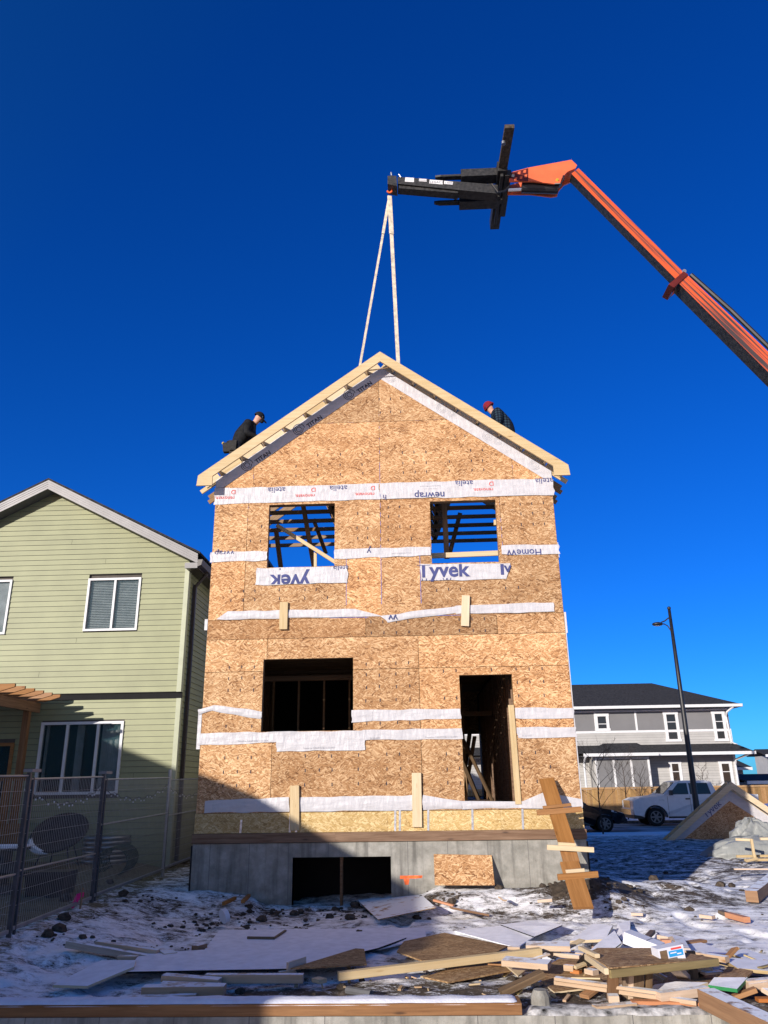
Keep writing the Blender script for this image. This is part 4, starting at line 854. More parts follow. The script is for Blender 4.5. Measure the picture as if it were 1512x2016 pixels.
# ================================================================ FAR SIDE OF THE STREET
far = empty('grey_house', (12, 35, 0), 'long grey two storey house with white trim and hipped dark roof', 'house')
FY = 35.0
P_ = lambda x, y: fp(x, y, FY)
FX1 = P_(1440, 1450).x; FX0 = -4.0; EZ = 6.05; LZ = 3.35
FW = []
def fwin(px0, px1, py0, py1): a = P_(px0, py0); b = P_(px1, py1); FW.append((a.x, b.x, b.z, a.z)); return FW[-1]
up1 = fwin(1173, 1197, 1409, 1435); up2 = fwin(1308, 1337, 1405, 1456); up3 = fwin(1403, 1430, 1404, 1455); lo1 = fwin(1319, 1343, 1502, 1548); lo2 = fwin(1417, 1443, 1502, 1545)
one('upper_wall', 'dark_panel', far, lambda m: [m.box(a, b, FY, FY+.1, c, d) for a, b, c, d, t in cut_rects([(FX0, FX1, 4.75, 5.95, 1)], FW)])
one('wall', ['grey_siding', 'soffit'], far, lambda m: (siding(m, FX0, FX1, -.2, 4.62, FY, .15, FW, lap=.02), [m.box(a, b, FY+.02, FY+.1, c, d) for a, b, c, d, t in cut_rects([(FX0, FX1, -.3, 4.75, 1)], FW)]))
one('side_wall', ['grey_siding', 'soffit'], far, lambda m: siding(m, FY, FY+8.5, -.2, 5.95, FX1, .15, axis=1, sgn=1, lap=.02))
one('trim_board', 'white_paint', far, lambda m: m.box(FX0, FX1+.03, FY-.04, FY, 4.60, 4.74)); one('trim_board', 'white_paint', far, lambda m: m.box(FX0, FX1+.03, FY-.04, FY, 5.84, 5.95))
for px in (1252, 1172, 1100): one('trim_board', 'white_paint', far, lambda m: m.box(P_(px, 1420).x-.06, P_(px, 1420).x+.06, FY-.035, FY, 4.742, 5.838))
one('trim_board', 'white_paint', far, lambda m: m.box(FX1-.12, FX1+.03, FY-.045, FY-.002, -.2, 4.598))
rg = P_(1283, 1345)
def hip(m):
    x1, x0, y0, y1 = FX1+.6, FX0, FY-.65, FY+9.3; ym = (y0+y1)/2; rz = 2+(rg.z-2)*(ym-CP.y)/(FY-CP.y); rx = CP.x+(rg.x-CP.x)*(ym-CP.y)/(FY-CP.y)
    A, B, C_, D = (x0, y0, EZ+.1), (x1, y0, EZ+.1), (x1, y1, EZ+.1), (x0, y1, EZ+.1); E_, F_ = (x0, ym, rz), (rx, ym, rz)
    m.poly([A, B, F_, E_]); m.poly([B, C_, F_]); m.poly([C_, D, E_, F_]); m.poly([A, D, C_, B])
one('roof', 'shingle', far, hip)
one('gutter', 'white_paint', far, lambda m: (m.box(FX0, FX1+.65, FY-.78, FY-.652, EZ-.06, EZ+.10), m.box(FX1+.602, FX1+.72, FY-.65, FY+9.3, EZ-.06, EZ+.10)))
one('soffit', 'soffit', far, lambda m: m.box(FX0, FX1+.6, FY-.65, FY+.0, EZ-.07, EZ-.05))
lr = P_(1470, 1478)
def lroof(m):
    m.poly([(FX0, FY-1.1, LZ+.05), (lr.x, FY-1.1, LZ+.05), (FX1+.1, FY, LZ+.55), (FX0, FY, LZ+.55)]); m.poly([(lr.x, FY-1.1, LZ+.05), (lr.x, FY+2, LZ+.05), (FX1+.1, FY+2, LZ+.55), (FX1+.1, FY, LZ+.55)])
    a = P_(1140, 1488).x; b = P_(1278, 1487).x; m.poly([(a, FY-1.9, LZ+.03), (b, FY-1.9, LZ+.03), (b-.9, FY-.9, LZ+.62), (a+1.3, FY-.9, LZ+.62)]); m.poly([(b, FY-1.9, LZ+.03), (b+.2, FY-.8, LZ+.2), (b-.9, FY-.5, LZ+.62), (b-.9, FY-.9, LZ+.62)])
one('lower_roof', 'shingle', far, lroof)
one('gutter', 'white_paint', far, lambda m: (m.box(P_(1278, 1487).x+.02, lr.x+.05, FY-1.2, FY-1.1, LZ-.12, LZ+.05), m.box(P_(1136, 1488).x, P_(1278, 1487).x, FY-2.0, FY-1.9, LZ-.14, LZ+.03)))
one('soffit', 'soffit', far, lambda m: (m.box(FX0, lr.x, FY-1.098, FY-.0, LZ-.10, LZ-.08)))
ba, bb = P_(1164, 1500).x, P_(1264, 1500).x
one('bay', 'grey_siding', far, lambda m: m.box(ba-.15, bb+.1, FY-1.3, FY+.1, -.2, LZ-.15))
one('bay_panel', 'dark_panel', far, lambda m: m.box(ba, bb, FY-1.33, FY-1.302, .7, 3.05))
for k in range(4): one('trim_board', 'white_paint', far, lambda m: m.box(ba+(bb-ba)*k/3-.06, ba+(bb-ba)*k/3+.06, FY-1.37, FY-1.332, .65, 3.05))
one('trim_board', 'white_paint', far, lambda m: m.box(ba-.06, bb+.06, FY-1.37, FY-1.332, 3.052, 3.17)); one('trim_board', 'white_paint', far, lambda m: m.box(ba-.06, bb+.06, FY-1.37, FY-1.332, .55, .648))
for i, (a, b, c, d) in enumerate(FW):
    w_ = one('window', 'white_paint', far, lambda m: [m.box(p, q, FY-.07, FY+.05, r, s) for p, q, r, s in ((a-.12, b+.12, d-.05, d+.12), (a-.14, b+.14, c-.12, c+.03), (a-.10, a+.07, c+.03, d-.05), (b-.07, b+.10, c+.03, d-.05))])
    one('pane', 'car_glass', w_, lambda m: m.box(a+.07, b-.07, FY-.01, FY+.02, c+.03, d-.05)); one('window_bar', 'white_paint', w_, lambda m: m.box(a+.072, b-.072, FY-.03, FY-.012, d-.52, d-.48))
dx_ = P_(1441, 1450).x-.1
one('downspout', 'white_paint', far, lambda m: m.tube([(dx_+.2, FY-.7, EZ-.05), (dx_-.1, FY-.3, EZ-.35), (dx_-.1, FY-.08, EZ-.6), (dx_, FY-.08, LZ+.6), (dx_+.3, FY-.08, LZ+.45)], .06, 6)); one('downspout', 'white_paint', far, lambda m: m.tube([(dx_+.5, FY-1.1, LZ-.1), (dx_+.0, FY-.3, LZ-.4), (dx_, FY-.1, LZ-.7), (dx_, FY-.1, .1)], .06, 6))
one('downspout', 'white_paint', far, lambda m: m.tube([(P_(1140, 1495).x, FY-1.95, LZ-.14), (P_(1140, 1495).x, FY-1.35, LZ-.5), (P_(1140, 1495).x, FY-1.35, .1)], .06, 6))
fz = 1.50
def planks(m):
    x = -30.0
    while x < 46:
        wd = .14; t = random.uniform(.72, 1.12); m.t = (t, t*random.uniform(.96, 1.03), t*random.uniform(.9, 1.02)); m.box(x, x+wd-.006, 31.0, 31.02, .05, fz-.06+random.uniform(-.006, .006)); x += wd
    m.t = (.85, .85, .85)
pf = empty('plank_fence', (12, 31, 0), 'long golden brown board fence along the far side of the street', 'fence')
one('boards', 'fence_wood', pf, planks)
one('rail', 'fence_wood', pf, lambda m: m.box(-30, 46, 30.95, 31.07, fz-.055, fz+.04)); one('rail', 'fence_wood', pf, lambda m: m.box(-30, 46, 31.022, 31.06, .3, .42))
for k in range(31): one('post', 'fence_wood', pf, lambda m: m.box(-29.9+2.5*k, -29.8+2.5*k, 31.062, 31.15, 0, fz))
# small distant houses at the right edge and others further away
def small_house(label, x0, x1, y, wall, eave, ridge, mat_='grey_siding', depth=8):
    h = empty('distant_house', ((x0+x1)/2, y, 0), label, 'house', 'houses beyond the fence')
    xm = (x0+x1)/2
    one('wall', mat_, h, lambda m: m.box(x0, x1, y, y+depth, -.1, eave)); one('roof', 'shingle', h, lambda m: [m.prism([(x0-.5, q, eave), (x1+.5, q, eave), (x1+.5, (y+y+depth)/2, ridge), (x0-.5, (y+y+depth)/2, ridge)], (0, 0, .12)) for q in (y-.6, y+depth+.6)])
    one('fascia', 'white_paint', h, lambda m: m.box(x0-.5, x1+.5, y-.72, y-.602, eave-.12, eave+.10))
    for k in range(3):
        xx = x0+(x1-x0)*(.2+.3*k); f = one('window', 'white_paint', h, lambda m: m.box(xx-.5, xx+.5, y-.03, y-.002, eave-1.9, eave-.5)); one('pane', 'car_glass', f, lambda m: m.box(xx-.42, xx+.42, y-.045, y-.031, eave-1.82, eave-.58))
a = fp(1497, 1488, 60); small_house('distant house with white eaves at the right edge of the photo', a.x+.7, a.x+12, 60, 0, a.z, a.z+.5, depth=3)
a = fp(1456, 1518, 52); b = fp(1478, 1520, 52); small_house('low distant house with dark roof just right of the long grey house', a.x-3, b.x-.6, 52, 0, fp(1470, 1513, 52).z, fp(1460, 1495, 55).z, depth=6)
a = fp(1488, 1538, 48); small_house('small dark roofed shed seen above the fence at far right', a.x-.8, a.x+7, 47, 0, fp(1480, 1540, 47).z, fp(1480, 1527, 47).z, 'dark_panel', 5)
small_house('pale house glimpsed through the doorway of the unfinished house', 2.0, 12, 62, 0, 5.6, 7.8, 'cream')
small_house('far pale house standing behind the green house', -30, -18, 55, 0, 5.4, 7.6, 'cream')
# ---- street lamp
lp = fp(1317, 1197, 20); lx = lp.x
lamp = empty('street_lamp', (lx, 20, 0), 'tall black street lamp post with a curved arm', 'street lamp')
one('pole', 'black_metal', lamp, lambda m: m.tube([(lx, 20, -.1), (lx, 20, .9), (lx, 20, 1.0), (lx, 20, 5), (lx, 20, 9.05)], [.135, .135, .125, .10, .065], 14), smooth=True)
one('finial', 'black_metal', lamp, lambda m: m.ball((lx, 20, 9.12), .085, 10, 8), smooth=True)
one('arm', 'black_metal', lamp, lambda m: (m.tube([(lx, 20, 8.72), (lx-.12, 20, 8.66), (lx-.25, 20, 8.56), (lx-.42, 20, 8.5)], .028, 8), m.tube([(lx, 20, 7.75), (lx-.05, 20, 8.1), (lx-.16, 20, 8.33), (lx-.30, 20, 8.42), (lx-.44, 20, 8.43)], .026, 8)))
hd_ = one('lamp_head', 'black_metal', lamp, lambda m: m.ball((lx-.60, 20, 8.42), .24, 14, 8, (1.0, .75, .38)), smooth=True)
one('lens', 'lamp_glass', hd_, lambda m: m.ball((lx-.60, 20, 8.375), .17, 12, 6, (1, .7, .32)), smooth=True)
# ---- bare trees
def tree(x, y, h, seed, label, sp=1.0):
    rd = random.Random(seed); z0 = H(x, y)
    t = empty('bare_tree', (x, y, z0), label, 'tree', 'young bare street trees')
    tr_ = MB(); cr = MB(); hp = [Vector((x+.03*h*(rd.random()-.5)*k/5, y, z0-.05+h*.75*k/5)) for k in range(6)]
    tr_.tube(hp, [.034, .031, .027, .022, .016, .010], 7)
    def grow(p, d, L, r, lv):
        q = p+d*L; md = p.lerp(q, .5)+Vector((rd.uniform(-1, 1), rd.uniform(-1, 1), rd.uniform(0, 1)))*L*.09
        cr.tube([p, md, q], [r, r*.8, r*.55], 5)
        if lv:
            for _ in range(rd.choice((2, 3, 3))):
                nd = (d+Vector((rd.uniform(-.8, .8), rd.uniform(-.8, .8), rd.uniform(-.05, .7)))).normalized(); grow(p.lerp(q, rd.uniform(.45, 1)), nd, L*rd.uniform(.5, .75), r*.55, lv-1)
    for k in range(11):
        f = .42+.58*k/10; p = hp[0].lerp(hp[-1], f); a = k*2.4+rd.random(); e = rd.uniform(.45, .95)
        grow(p, Vector((math.cos(a)*math.cos(e), math.sin(a)*math.cos(e), math.sin(e))), h*.30*(1.15-.6*f)*sp, .010, 3)
    tr_.build('trunk', 'bark', t); cr.build('crown', 'bark', t)
tx = lambda px, Y: fp(px, 1600, Y).x
tree(tx(1183, 17.3), 17.3, 3.9, 2, 'bare young tree in front of the parked black car', 1.05); tree(tx(1236, 28.8), 28.8, 3.7, 3, 'slim bare tree just left of the white pickup hood'); tree(tx(1269, 29.3), 29.3, 2.9, 4, 'small bare tree behind the white pickup hood', .9); tree(tx(1396, 31.9), 32.2, 3.3, 5, 'twiggy bare shrub rising above the board fence', .6)
# ---- vehicles
def wheel(root, x, y, r, sx, rimm='alu', spokes=6):
    w_ = one('wheel', 'rubber', root, lambda m: m.tube([(x, y, r), (x, y+sx*.03, r), (x, y+sx*.23, r), (x, y+sx*.25, r)], [r*.93, r, r, r*.93], 26), smooth=False)
    one('rim', rimm, w_, lambda m: (m.tube([(x, y-sx*.012, r), (x, y-sx*.002, r)], [r*.2, r*.24], 12), [m.beam((x+math.cos(2*PI*k/spokes)*r*.12, y-sx*.01, r+math.sin(2*PI*k/spokes)*r*.12), (x+math.cos(2*PI*k/spokes)*r*.62, y-sx*.008, r+math.sin(2*PI*k/spokes)*r*.62), r*.17, .02, up=(0, 1, 0)) for k in range(spokes)], m.tube([(x+r*.63*math.cos(2*PI*k/24), y-sx*.008, r+r*.63*math.sin(2*PI*k/24)) for k in range(25)], r*.045, 5)))
def shell(prof, hw, Y, tum=.12, belt=1.05):
    # side outline extruded across the width, narrowing above the belt line
    def wd(z): return hw*(1-(.0 if z < belt else tum*min(1, (z-belt)/.7)))-(.05 if z < .45 else 0)
    def f(m):
        L = [(x, Y-wd(z), z) for x, z in prof]; Rr = [(x, Y+wd(z), z) for x, z in prof]; n = len(prof)
        m.poly(L); m.poly(list(reversed(Rr)))
        for i in range(n): j = (i+1) % n; m.poly([L[j], L[i], Rr[i], Rr[j]])
    return f
def arch(xc, r, n=9, z0=.38, up=True):
    return [(xc+r*math.cos(PI-PI*i/(n-1)), z0+r*math.sin(PI*i/(n-1))*.98) for i in range(n)]
ty = 25.4; fx = fp(1237, 1600, ty).x
trk = empty('pickup_truck', (fx+2.9, ty, 0), 'white pickup truck parked on the street in front of the fence', 'truck')
f0 = lambda x: fx+x
prof = [(f0(0.05), .50), (f0(.35), .45)]+[(f0(.62+.45), .45)][:0]+arch(f0(1.02), .50)+[(f0(1.6), .42), (f0(4.0), .42)]+arch(f0(4.72), .50)+[(f0(5.75), .50), (f0(5.8), 1.32), (f0(3.95), 1.36), (f0(3.75), 1.9), (f0(3.5), 1.97), (f0(2.4), 1.97), (f0(2.1), 1.92), (f0(1.45), 1.36), (f0(1.25), 1.31), (f0(.3), 1.22), (f0(.06), 1.12), (f0(.0), .75)]
one('body', 'car_white', trk, shell(prof, .99, ty, .13, 1.3))
yl = ty-.99
sg = lambda px: one('window', 'car_glass', trk, lambda m: m.prism([(f0(x), yl+.13*.99*min(1, max(0, (z-1.3)/.7))-.008, z) for x, z in px], (0, .01, 0)))
sg([(1.72, 1.37), (2.62, 1.37), (2.62, 1.86), (2.22, 1.86)]); sg([(2.70, 1.37), (3.66, 1.37), (3.56, 1.86), (2.70, 1.86)])
one('windshield', 'car_glass', trk, lambda m: m.prism([(f0(1.50), ty-.85, 1.41), (f0(1.50), ty+.85, 1.41), (f0(2.07), ty+.75, 1.90), (f0(2.07), ty-.75, 1.90)], (-.012, 0, .012)))
for x in (1.02, 4.72): wheel(trk, f0(x), ty-.98, .40, 1); 
for x in (1.02, 4.72): wheel(trk, f0(x), ty+.98, .40, -1)
one('bumper', 'chrome', trk, lambda m: m.beam((f0(-.05), ty-.93, .62), (f0(-.05), ty+.93, .62), .12, .24)); one('grille', 'chrome', trk, lambda m: (m.box(f0(-.03), f0(.02), ty-.6, ty+.6, .80, 1.12))); one('headlight', 'lamp_glass', trk, lambda m: m.box(f0(.0), f0(.28), ty-.975, ty-.62, .86, 1.10)); one('headlight', 'lamp_glass', trk, lambda m: m.box(f0(.0), f0(.28), ty+.62, ty+.975, .86, 1.10))
one('valance', 'black_metal', trk, lambda m: m.box(f0(.03), f0(.5), ty-.9, ty+.9, .33, .5)); one('running_board', 'black_metal', trk, lambda m: m.box(f0(1.6), f0(4.1), ty-1.02, ty-.9, .34, .42))
for x in (2.45, 3.45): one('door_handle', 'black_metal', trk, lambda m: m.box(f0(x), f0(x+.22), yl-.025, yl-.001, 1.14, 1.20))
for x in (1.62, 2.66, 3.70): one('door_seam', 'black_metal', trk, lambda m: m.box(f0(x), f0(x+.012), yl-.002, yl+.004, .5, 1.3))
one('mirror', 'black_metal', trk, lambda m: m.box(f0(1.72), f0(1.84), yl-.24, yl-.02, 1.34, 1.56))
one('wheel_arch', 'black_metal', trk, lambda m: [m.tube([(f0(c+.515*math.cos(t)), yl-.002, .38+.51*math.sin(t)) for t in np.linspace(.0, PI, 14)], .03, 5) for c in (1.02,)])
letters(trk, 'F-150', .10, f0(1.36), 1.12, 'grey_metal', 0, Yf=lambda X, Z: yl-.004)
cy_ = 21.4; cx = fp(1224, 1610, cy_).x; c0 = lambda x: cx-x
car = empty('parked_car', (cx-2.2, cy_, 0), 'dark parked car with silver rims on the near side of the street', 'car')
prof = [(c0(.02), .45), (c0(.35), .32)]+[(2*c0(.92)-x, z) for x, z in arch(c0(.92), .40, z0=.34)]+[(c0(1.4), .27), (c0(3.2), .27)]+[(2*c0(3.62)-x, z) for x, z in arch(c0(3.62), .40, z0=.34)]+[(c0(4.4), .4), (c0(4.45), .95), (c0(4.3), 1.42), (c0(3.6), 1.55), (c0(2.4), 1.56), (c0(1.55), 1.06), (c0(1.35), 1.02), (c0(.45), .84), (c0(.1), .72)]
one('body', 'car_black', car, shell(prof, .92, cy_, .15, 1.0))
one('windshield', 'car_glass', car, lambda m: m.prism([(c0(1.60), cy_-.80, 1.11), (c0(2.36), cy_-.68, 1.54), (c0(2.36), cy_+.68, 1.54), (c0(1.60), cy_+.80, 1.11)], (.012, 0, .012)))
one('window', 'car_glass', car, lambda m: m.prism([(c0(1.75), cy_-.925, 1.04), (c0(2.9), cy_-.925, 1.04), (c0(2.9), cy_-.80, 1.48), (c0(2.45), cy_-.80, 1.48)], (0, .01, 0)))
for x in (.92, 3.62): wheel(car, c0(x), cy_-.91, .345, 1, 'alu', 7); wheel(car, c0(x), cy_+.91, .345, -1, 'alu', 7)
one('headlight', 'lamp_glass', car, lambda m: m.prism([(c0(.10), cy_-.90, .70), (c0(.62), cy_-.926, .80), (c0(.62), cy_-.926, .88), (c0(.14), cy_-.90, .76)], (0, .15, 0))); one('bumper', 'black_metal', car, lambda m: m.box(c0(.1), c0(-.03), cy_-.8, cy_+.8, .34, .52)); one('mirror', 'car_black', car, lambda m: m.box(c0(1.95), c0(1.78), cy_-1.1, cy_-.92, 1.02, 1.16))
trk.location.z = car.location.z = -.12
dc = empty('distant_car', (fp(1508, 1585, 25).x+2, 25, 0), 'dark car partly cut off at the right edge beside the fence', 'car'); d0 = dc.location.x-2.2
one('body', 'car_black', dc, shell([(d0, .4), (d0+4.4, .4), (d0+4.4, .9), (d0+3.6, 1.42), (d0+1.9, 1.45), (d0+1.1, .95), (d0+.1, .8)], .9, 25, .15, .95))
for x in (.9, 3.5): wheel(dc, d0+x, 24.1, .33, 1)
dc.location.z = -.12
# ================================================================ FOREGROUND FOUNDATION
cw = empty('concrete_wall', (0, -6.25, -.8), 'low concrete footing wall running along the bottom edge', 'wall')
one('wall', 'concrete', cw, lambda m: m.box(-14, 3.36, -6.36, -6.14, -1.4, .028)); one('return_wall', 'concrete', cw, lambda m: m.box(3.14, 3.36, -14, -6.362, -1.4, .026))
def crust(x0, x1, y0, y1, z, amp, seed, sub=.04, edge=.0, rag=.0):
    def f(m):
        nx = int((x1-x0)/sub); ny = max(4, int((y1-y0)/sub)); I = []
        for j in range(ny+1):
            for i in range(nx+1):
                s, t = i/nx, j/ny; x = x0+(x1-x0)*s; y = y0+(y1-y0)*t+ (rag*(vn(x*6+seed, seed)-.5) if j in (0, ny) else 0); k = min(1, 6*t, 6*(1-t))*min(1, (x-x0)/.05, (x1-x)/.05)
                I.append((x, y, z-edge*(1-k)+amp*k*(.35+float(fbm(x*5+seed, y*9+seed, 3)))))
        m.add(I)
        for j in range(ny):
            for i in range(nx): q = j*(nx+1)+i; m.face((q, q+1, q+nx+2, q+nx+1), [(0, 0)]*4)
    return f
one('snow_crust', 'dirty_snow', cw, crust(1.46, 3.1, -6.37, -6.12, .026, .05, 5, rag=.05), smooth=True)
bmn = empty('timber_beam', (-5, -6.25, .03), 'long brown timber with snow on top lying along the concrete wall', 'beam')
one('timber', 'timber', bmn, lambda m: m.beam((-14, -6.235, .078), (1.415, -6.235, .078), .25, .095)); one('snow_crust', 'snow_top', bmn, crust(-14, 1.40, -6.36, -6.11, .122, .03, 2, .05, .008, .01), smooth=True)
def rest(q, h):      # a photo point on something that lies on the ground: never below the soil
    z = q[2]
    for _ in range(5):
        p = gp(q[0], q[1], z); g = max(H(p.x+dx, p.y+dy) for dx in (-.06, 0, .06) for dy in (-.06, 0, .06))+h if p.y > -6.1 else z
        if g <= z+.001: break
        z = z+(g-z)*.8
    return gp(q[0], q[1], z)
def lum(label, a, b, w_, t_, mt='lumber', name='lumber_offcut', cat='board', group=None, roll=0):
    A = rest(a, t_*.5-.012); B = rest(b, t_*.5-.012); m = MB()
    if a[0] > 960 and name == 'lumber_offcut': t_ *= .8; w_ *= .9; mt = 'lumber_snow' if mt == 'lumber' else mt
    m.beam(A, B, w_, t_, roll=roll); o = m.build(name, mt); return tag(o, label, cat, group or 'loose boards on the ground')
def sheet(label, pts, t_, mt, name='board_sheet', cat='sheet', edge=None):
    P = [rest(p, t_+.004) for p in pts]; n = (P[1]-P[0]).cross(P[2]-P[0]); n.normalize(); n = n if n.z > 0 else -n
    P = P if (P[1]-P[0]).cross(P[2]-P[0]).z > 0 else P[::-1]
    m = MB(); Q = [p-n*t_ for p in P]; off = (random.random()*9, random.random()*9); m.poly(P, 0, off)
    m.poly(Q[::-1], 0, off)
    for i in range(len(P)): j = (i+1) % len(P); m.poly([P[i], Q[i], Q[j], P[j]], 1 if edge else 0)
    return tag(m.build(name, [mt]+([edge] if edge else [])), label, cat, 'sheets on the ground')
lum('snowy brown beam lying askew at the bottom right corner', (1392, 1965, .13), (1560, 2046, .13), .17, .15, 'lumber_brown_snow', 'timber_beam', 'beam')
c = gp(1066, 1985, .03); m = MB(); m.tube([c+Vector((0, 0, -.1)), c+Vector((0, 0, .10)), c+Vector((0, 0, .15))], [.10, .09, .06], 12); tag(m.build('concrete_stub', 'concrete'), 'small round topped concrete stub beside the end of the timber', 'stub')
# ---- sheets
sheet('widest snow covered sheet in the foreground shade', [(248, 1913, .12), (572, 1907, .14), (745, 1866, .12), (800, 1846, .1), (276, 1877, .12)], .02, 'snow_top', edge='dark')
sheet('pale snow dusted sheet behind the widest one', [(396, 1878, .09), (745, 1868, .09), (840, 1846, .08), (835, 1826, .07), (432, 1831, .08)], .015, 'snow_top')
sheet('small snow covered sheet at lower left with a tan edge', [(104, 1939, .10), (172, 1941, .10), (264, 1903, .15), (268, 1890, .14), (200, 1890, .09)], .025, 'snow_top', edge='lumber')
sheet('small triangular brown board beside the widest snowy sheet', [(572, 1906, .16), (722, 1898, .16), (717, 1868, .15), (700, 1867, .15)], .015, 'osb_old')
sheet('large brown board with a pointed back corner left of the lumber heap', [(781, 1873, .14), (795, 1853, .13), (875, 1836, .12), (1000, 1862, .14), (955, 1885, .16), (832, 1891, .17)], .015, 'osb_old')
sheet('narrow brown board lying just below the long pale stud', [(834, 1923, .07), (882, 1933, .09), (1010, 1909, .10), (985, 1895, .10), (915, 1899, .1)], .015, 'osb_old')
sheet('thin brown board tucked under the long pale stud', [(870, 1904, .08), (900, 1909, .08), (965, 1893, .10), (950, 1884, .10)], .012, 'osb_old')
sheet('snow patched strand board lying in front of the basement hole', [(704, 1772, .12), (744, 1810, .14), (858, 1786, .24), (822, 1755, .20)], .012, 'osb_snow', edge='osb_old')
sheet('snowy flat sheet right of the large brown board', [(895, 1833, .07), (985, 1822, .06), (1052, 1843, .07), (1020, 1864, .09), (1000, 1861, .09)], .012, 'snow_top')
sheet('snowy sheet tipped over a dark gap left of the lumber heap', [(985, 1820, .06), (1060, 1811, .06), (1107, 1821, .16), (1052, 1844, .12)], .012, 'snow_top', edge='dark')
sheet('pale triangular plywood scrap under the thick short plank', [(988, 1894, .12), (1050, 1898, .12), (1020, 1921, .11)], .014, 'lumber')
sheet('wide brown strand board under the middle of the lumber heap', [(1045, 1918, .07), (1100, 1888, .10), (1210, 1882, .12), (1245, 1935, .10), (1092, 1953, .06)], .014, 'osb_old', edge='lumber')
sheet('black plastic scrap leaning under the scrap table', [(1128, 1905, .08), (1150, 1876, .30), (1172, 1890, .26), (1150, 1912, .08)], .01, 'black_metal')
sheet('brown board lying at a slant near the right edge', [(1414, 1923, .16), (1434, 1902, .16), (1482, 1911, .22), (1468, 1925, .2)], .015, 'osb_old')
sheet('snow dusted board with a green painted edge', [(1394, 1939, .18), (1451, 1947, .18), (1472, 1924, .2), (1406, 1924, .2)], .03, 'snow_top', edge='green_edge')
sheet('long snowy board reaching the right edge of the photo', [(1423, 1887, .18), (1452, 1906, .19), (1530, 1913, .16), (1530, 1892, .15), (1448, 1886, .17)], .03, 'snow_top', edge='lumber')
sheet('curved snowy board in front of the scrap table', [(1272, 1948, .10), (1346, 1950, .11), (1394, 1934, .13), (1330, 1932, .13), (1290, 1938, .11)], .04, 'snow_top', edge='lumber')
sheet('brown board under the curved snowy board', [(1260, 1938, .06), (1330, 1958, .06), (1425, 1935, .07), (1400, 1905, .08), (1300, 1905, .08)], .014, 'osb_old')
sheet('tall snowy plank tip standing beside the white box', [(1212, 1836, .07), (1216, 1818, .06), (1241, 1812, .06), (1240, 1858, .14), (1228, 1856, .14)], .03, 'snow_top', edge='dark')
sheet('snow covered panel behind the short thick board', [(1122, 1852, .10), (1192, 1849, .13), (1206, 1822, .16), (1168, 1818, .1)], .03, 'snow_top', edge='lumber')
sheet('greyish snowy scrap between the panels left of the white box', [(1160, 1872, .14), (1180, 1854, .16), (1210, 1832, .18), (1224, 1856, .16), (1206, 1870, .14)], .02, 'snow_top', edge='dark')
sheet('long dark edged snowy sheet right of the blue labelled box', [(1292, 1834, .06), (1350, 1845, .06), (1440, 1876, .12), (1352, 1873, .12)], .014, 'snow_top', edge='ink_blue')
sheet('snow covered flat board at the far right of the rubble', [(1432, 1874, .09), (1470, 1868, .07), (1530, 1890, .07), (1500, 1902, .1)], .02, 'snow_top', edge='lumber')
# ---- leaning strand board
b0, b1, t1, t0 = fp(856, 1743, -.36), fp(974, 1743, -.36), fp(968, 1684, -.045), fp(854, 1682, -.045)
m = MB(); m.prism([b0, b1, t1, t0], (0, .012, .004)); m.box(1.0, 1.01, -.30, -.292, .65, .70) if 0 else None
tag(m.build('leaning_board', 'osb'), 'strand board sheet leaning against the concrete foundation', 'sheet')
# ---- loose lumber
L = lum
L('rounded snowy weathered post at far left of the debris', (132, 1858, .06), (300, 1888, .06), .10, .07, 'post_snow')
L('pale stud just behind the rounded snowy post', (190, 1858, .14), (311, 1876, .12), .09, .07, 'lumber_snow'); L('short wide offcut at the end of the pale stud', (314, 1866, .12), (336, 1880, .11), .16, .04, 'lumber_snow')
L('stubby pale block left of the widest snowy sheet', (233, 1886, .11), (270, 1886, .11), .09, .05, 'lumber_snow')
L('slanted pale board on the low stack in the shade', (322, 1924, .13), (433, 1933, .10), .13, .06, 'lumber_snow'); L('straight stud along the front edge of the widest snowy sheet', (405, 1926, .10), (597, 1926, .10), .09, .08, 'lumber_snow')
L('thin board sandwiched in the low stack in the shade', (318, 1937, .12), (440, 1941, .09), .12, .03, 'lumber_snow'); L('thick double plank at the bottom of the low stack', (282, 1951, .09), (443, 1949, .09), .14, .09, 'lumber_snow')
L('thin lath just above the snowy timber at lower left', (236, 1964, .08), (386, 1959, .08), .08, .02, 'lumber_snow'); L('pale wedge beside the small triangular board', (548, 1915, .10), (582, 1911, .11), .12, .04, 'lumber_snow')
L('short board on edge against the small triangular board', (566, 1904, .16), (601, 1892, .17), .03, .09, 'lumber_snow'); L('tiny chip of wood on dark soil left of the long stud', (621, 1928, .08), (636, 1932, .08), .10, .04)
L('long pale stud sloping up to the lumber heap', (666, 1922, .13), (1064, 1873, .20), .085, .075, 'lumber')
m = MB(); m.tube([gp(683, 1949, .08), gp(731, 1957, .08)], .035, 8); tag(m.build('grey_pipe', 'soffit'), 'short grey pipe lying on dark soil above the timber', 'pipe')
L('short thick board at the top of the lumber heap', (1036, 1862, .20), (1122, 1864, .20), .30, .07); L('thick short plank tilted in front of the heap', (992, 1892, .21), (1082, 1900, .20), .26, .07)
L('pale strip lying beneath the short thick board', (1060, 1876, .12), (1142, 1884, .12), .08, .05); L('second pale strip running toward the scrap table', (1124, 1876, .13), (1190, 1884, .13), .08, .04); L('small white end of a stud beside the large brown board', (1000, 1866, .13), (1024, 1867, .13), .08, .04)
L('dark stained plank slanting toward the concrete stub', (986, 1955, .06), (1068, 1916, .22), .15, .07, 'lumber_dirty_shade'); L('short pale chunk under the dark stained plank', (1048, 1934, .08), (1065, 1936, .08), .1, .05)
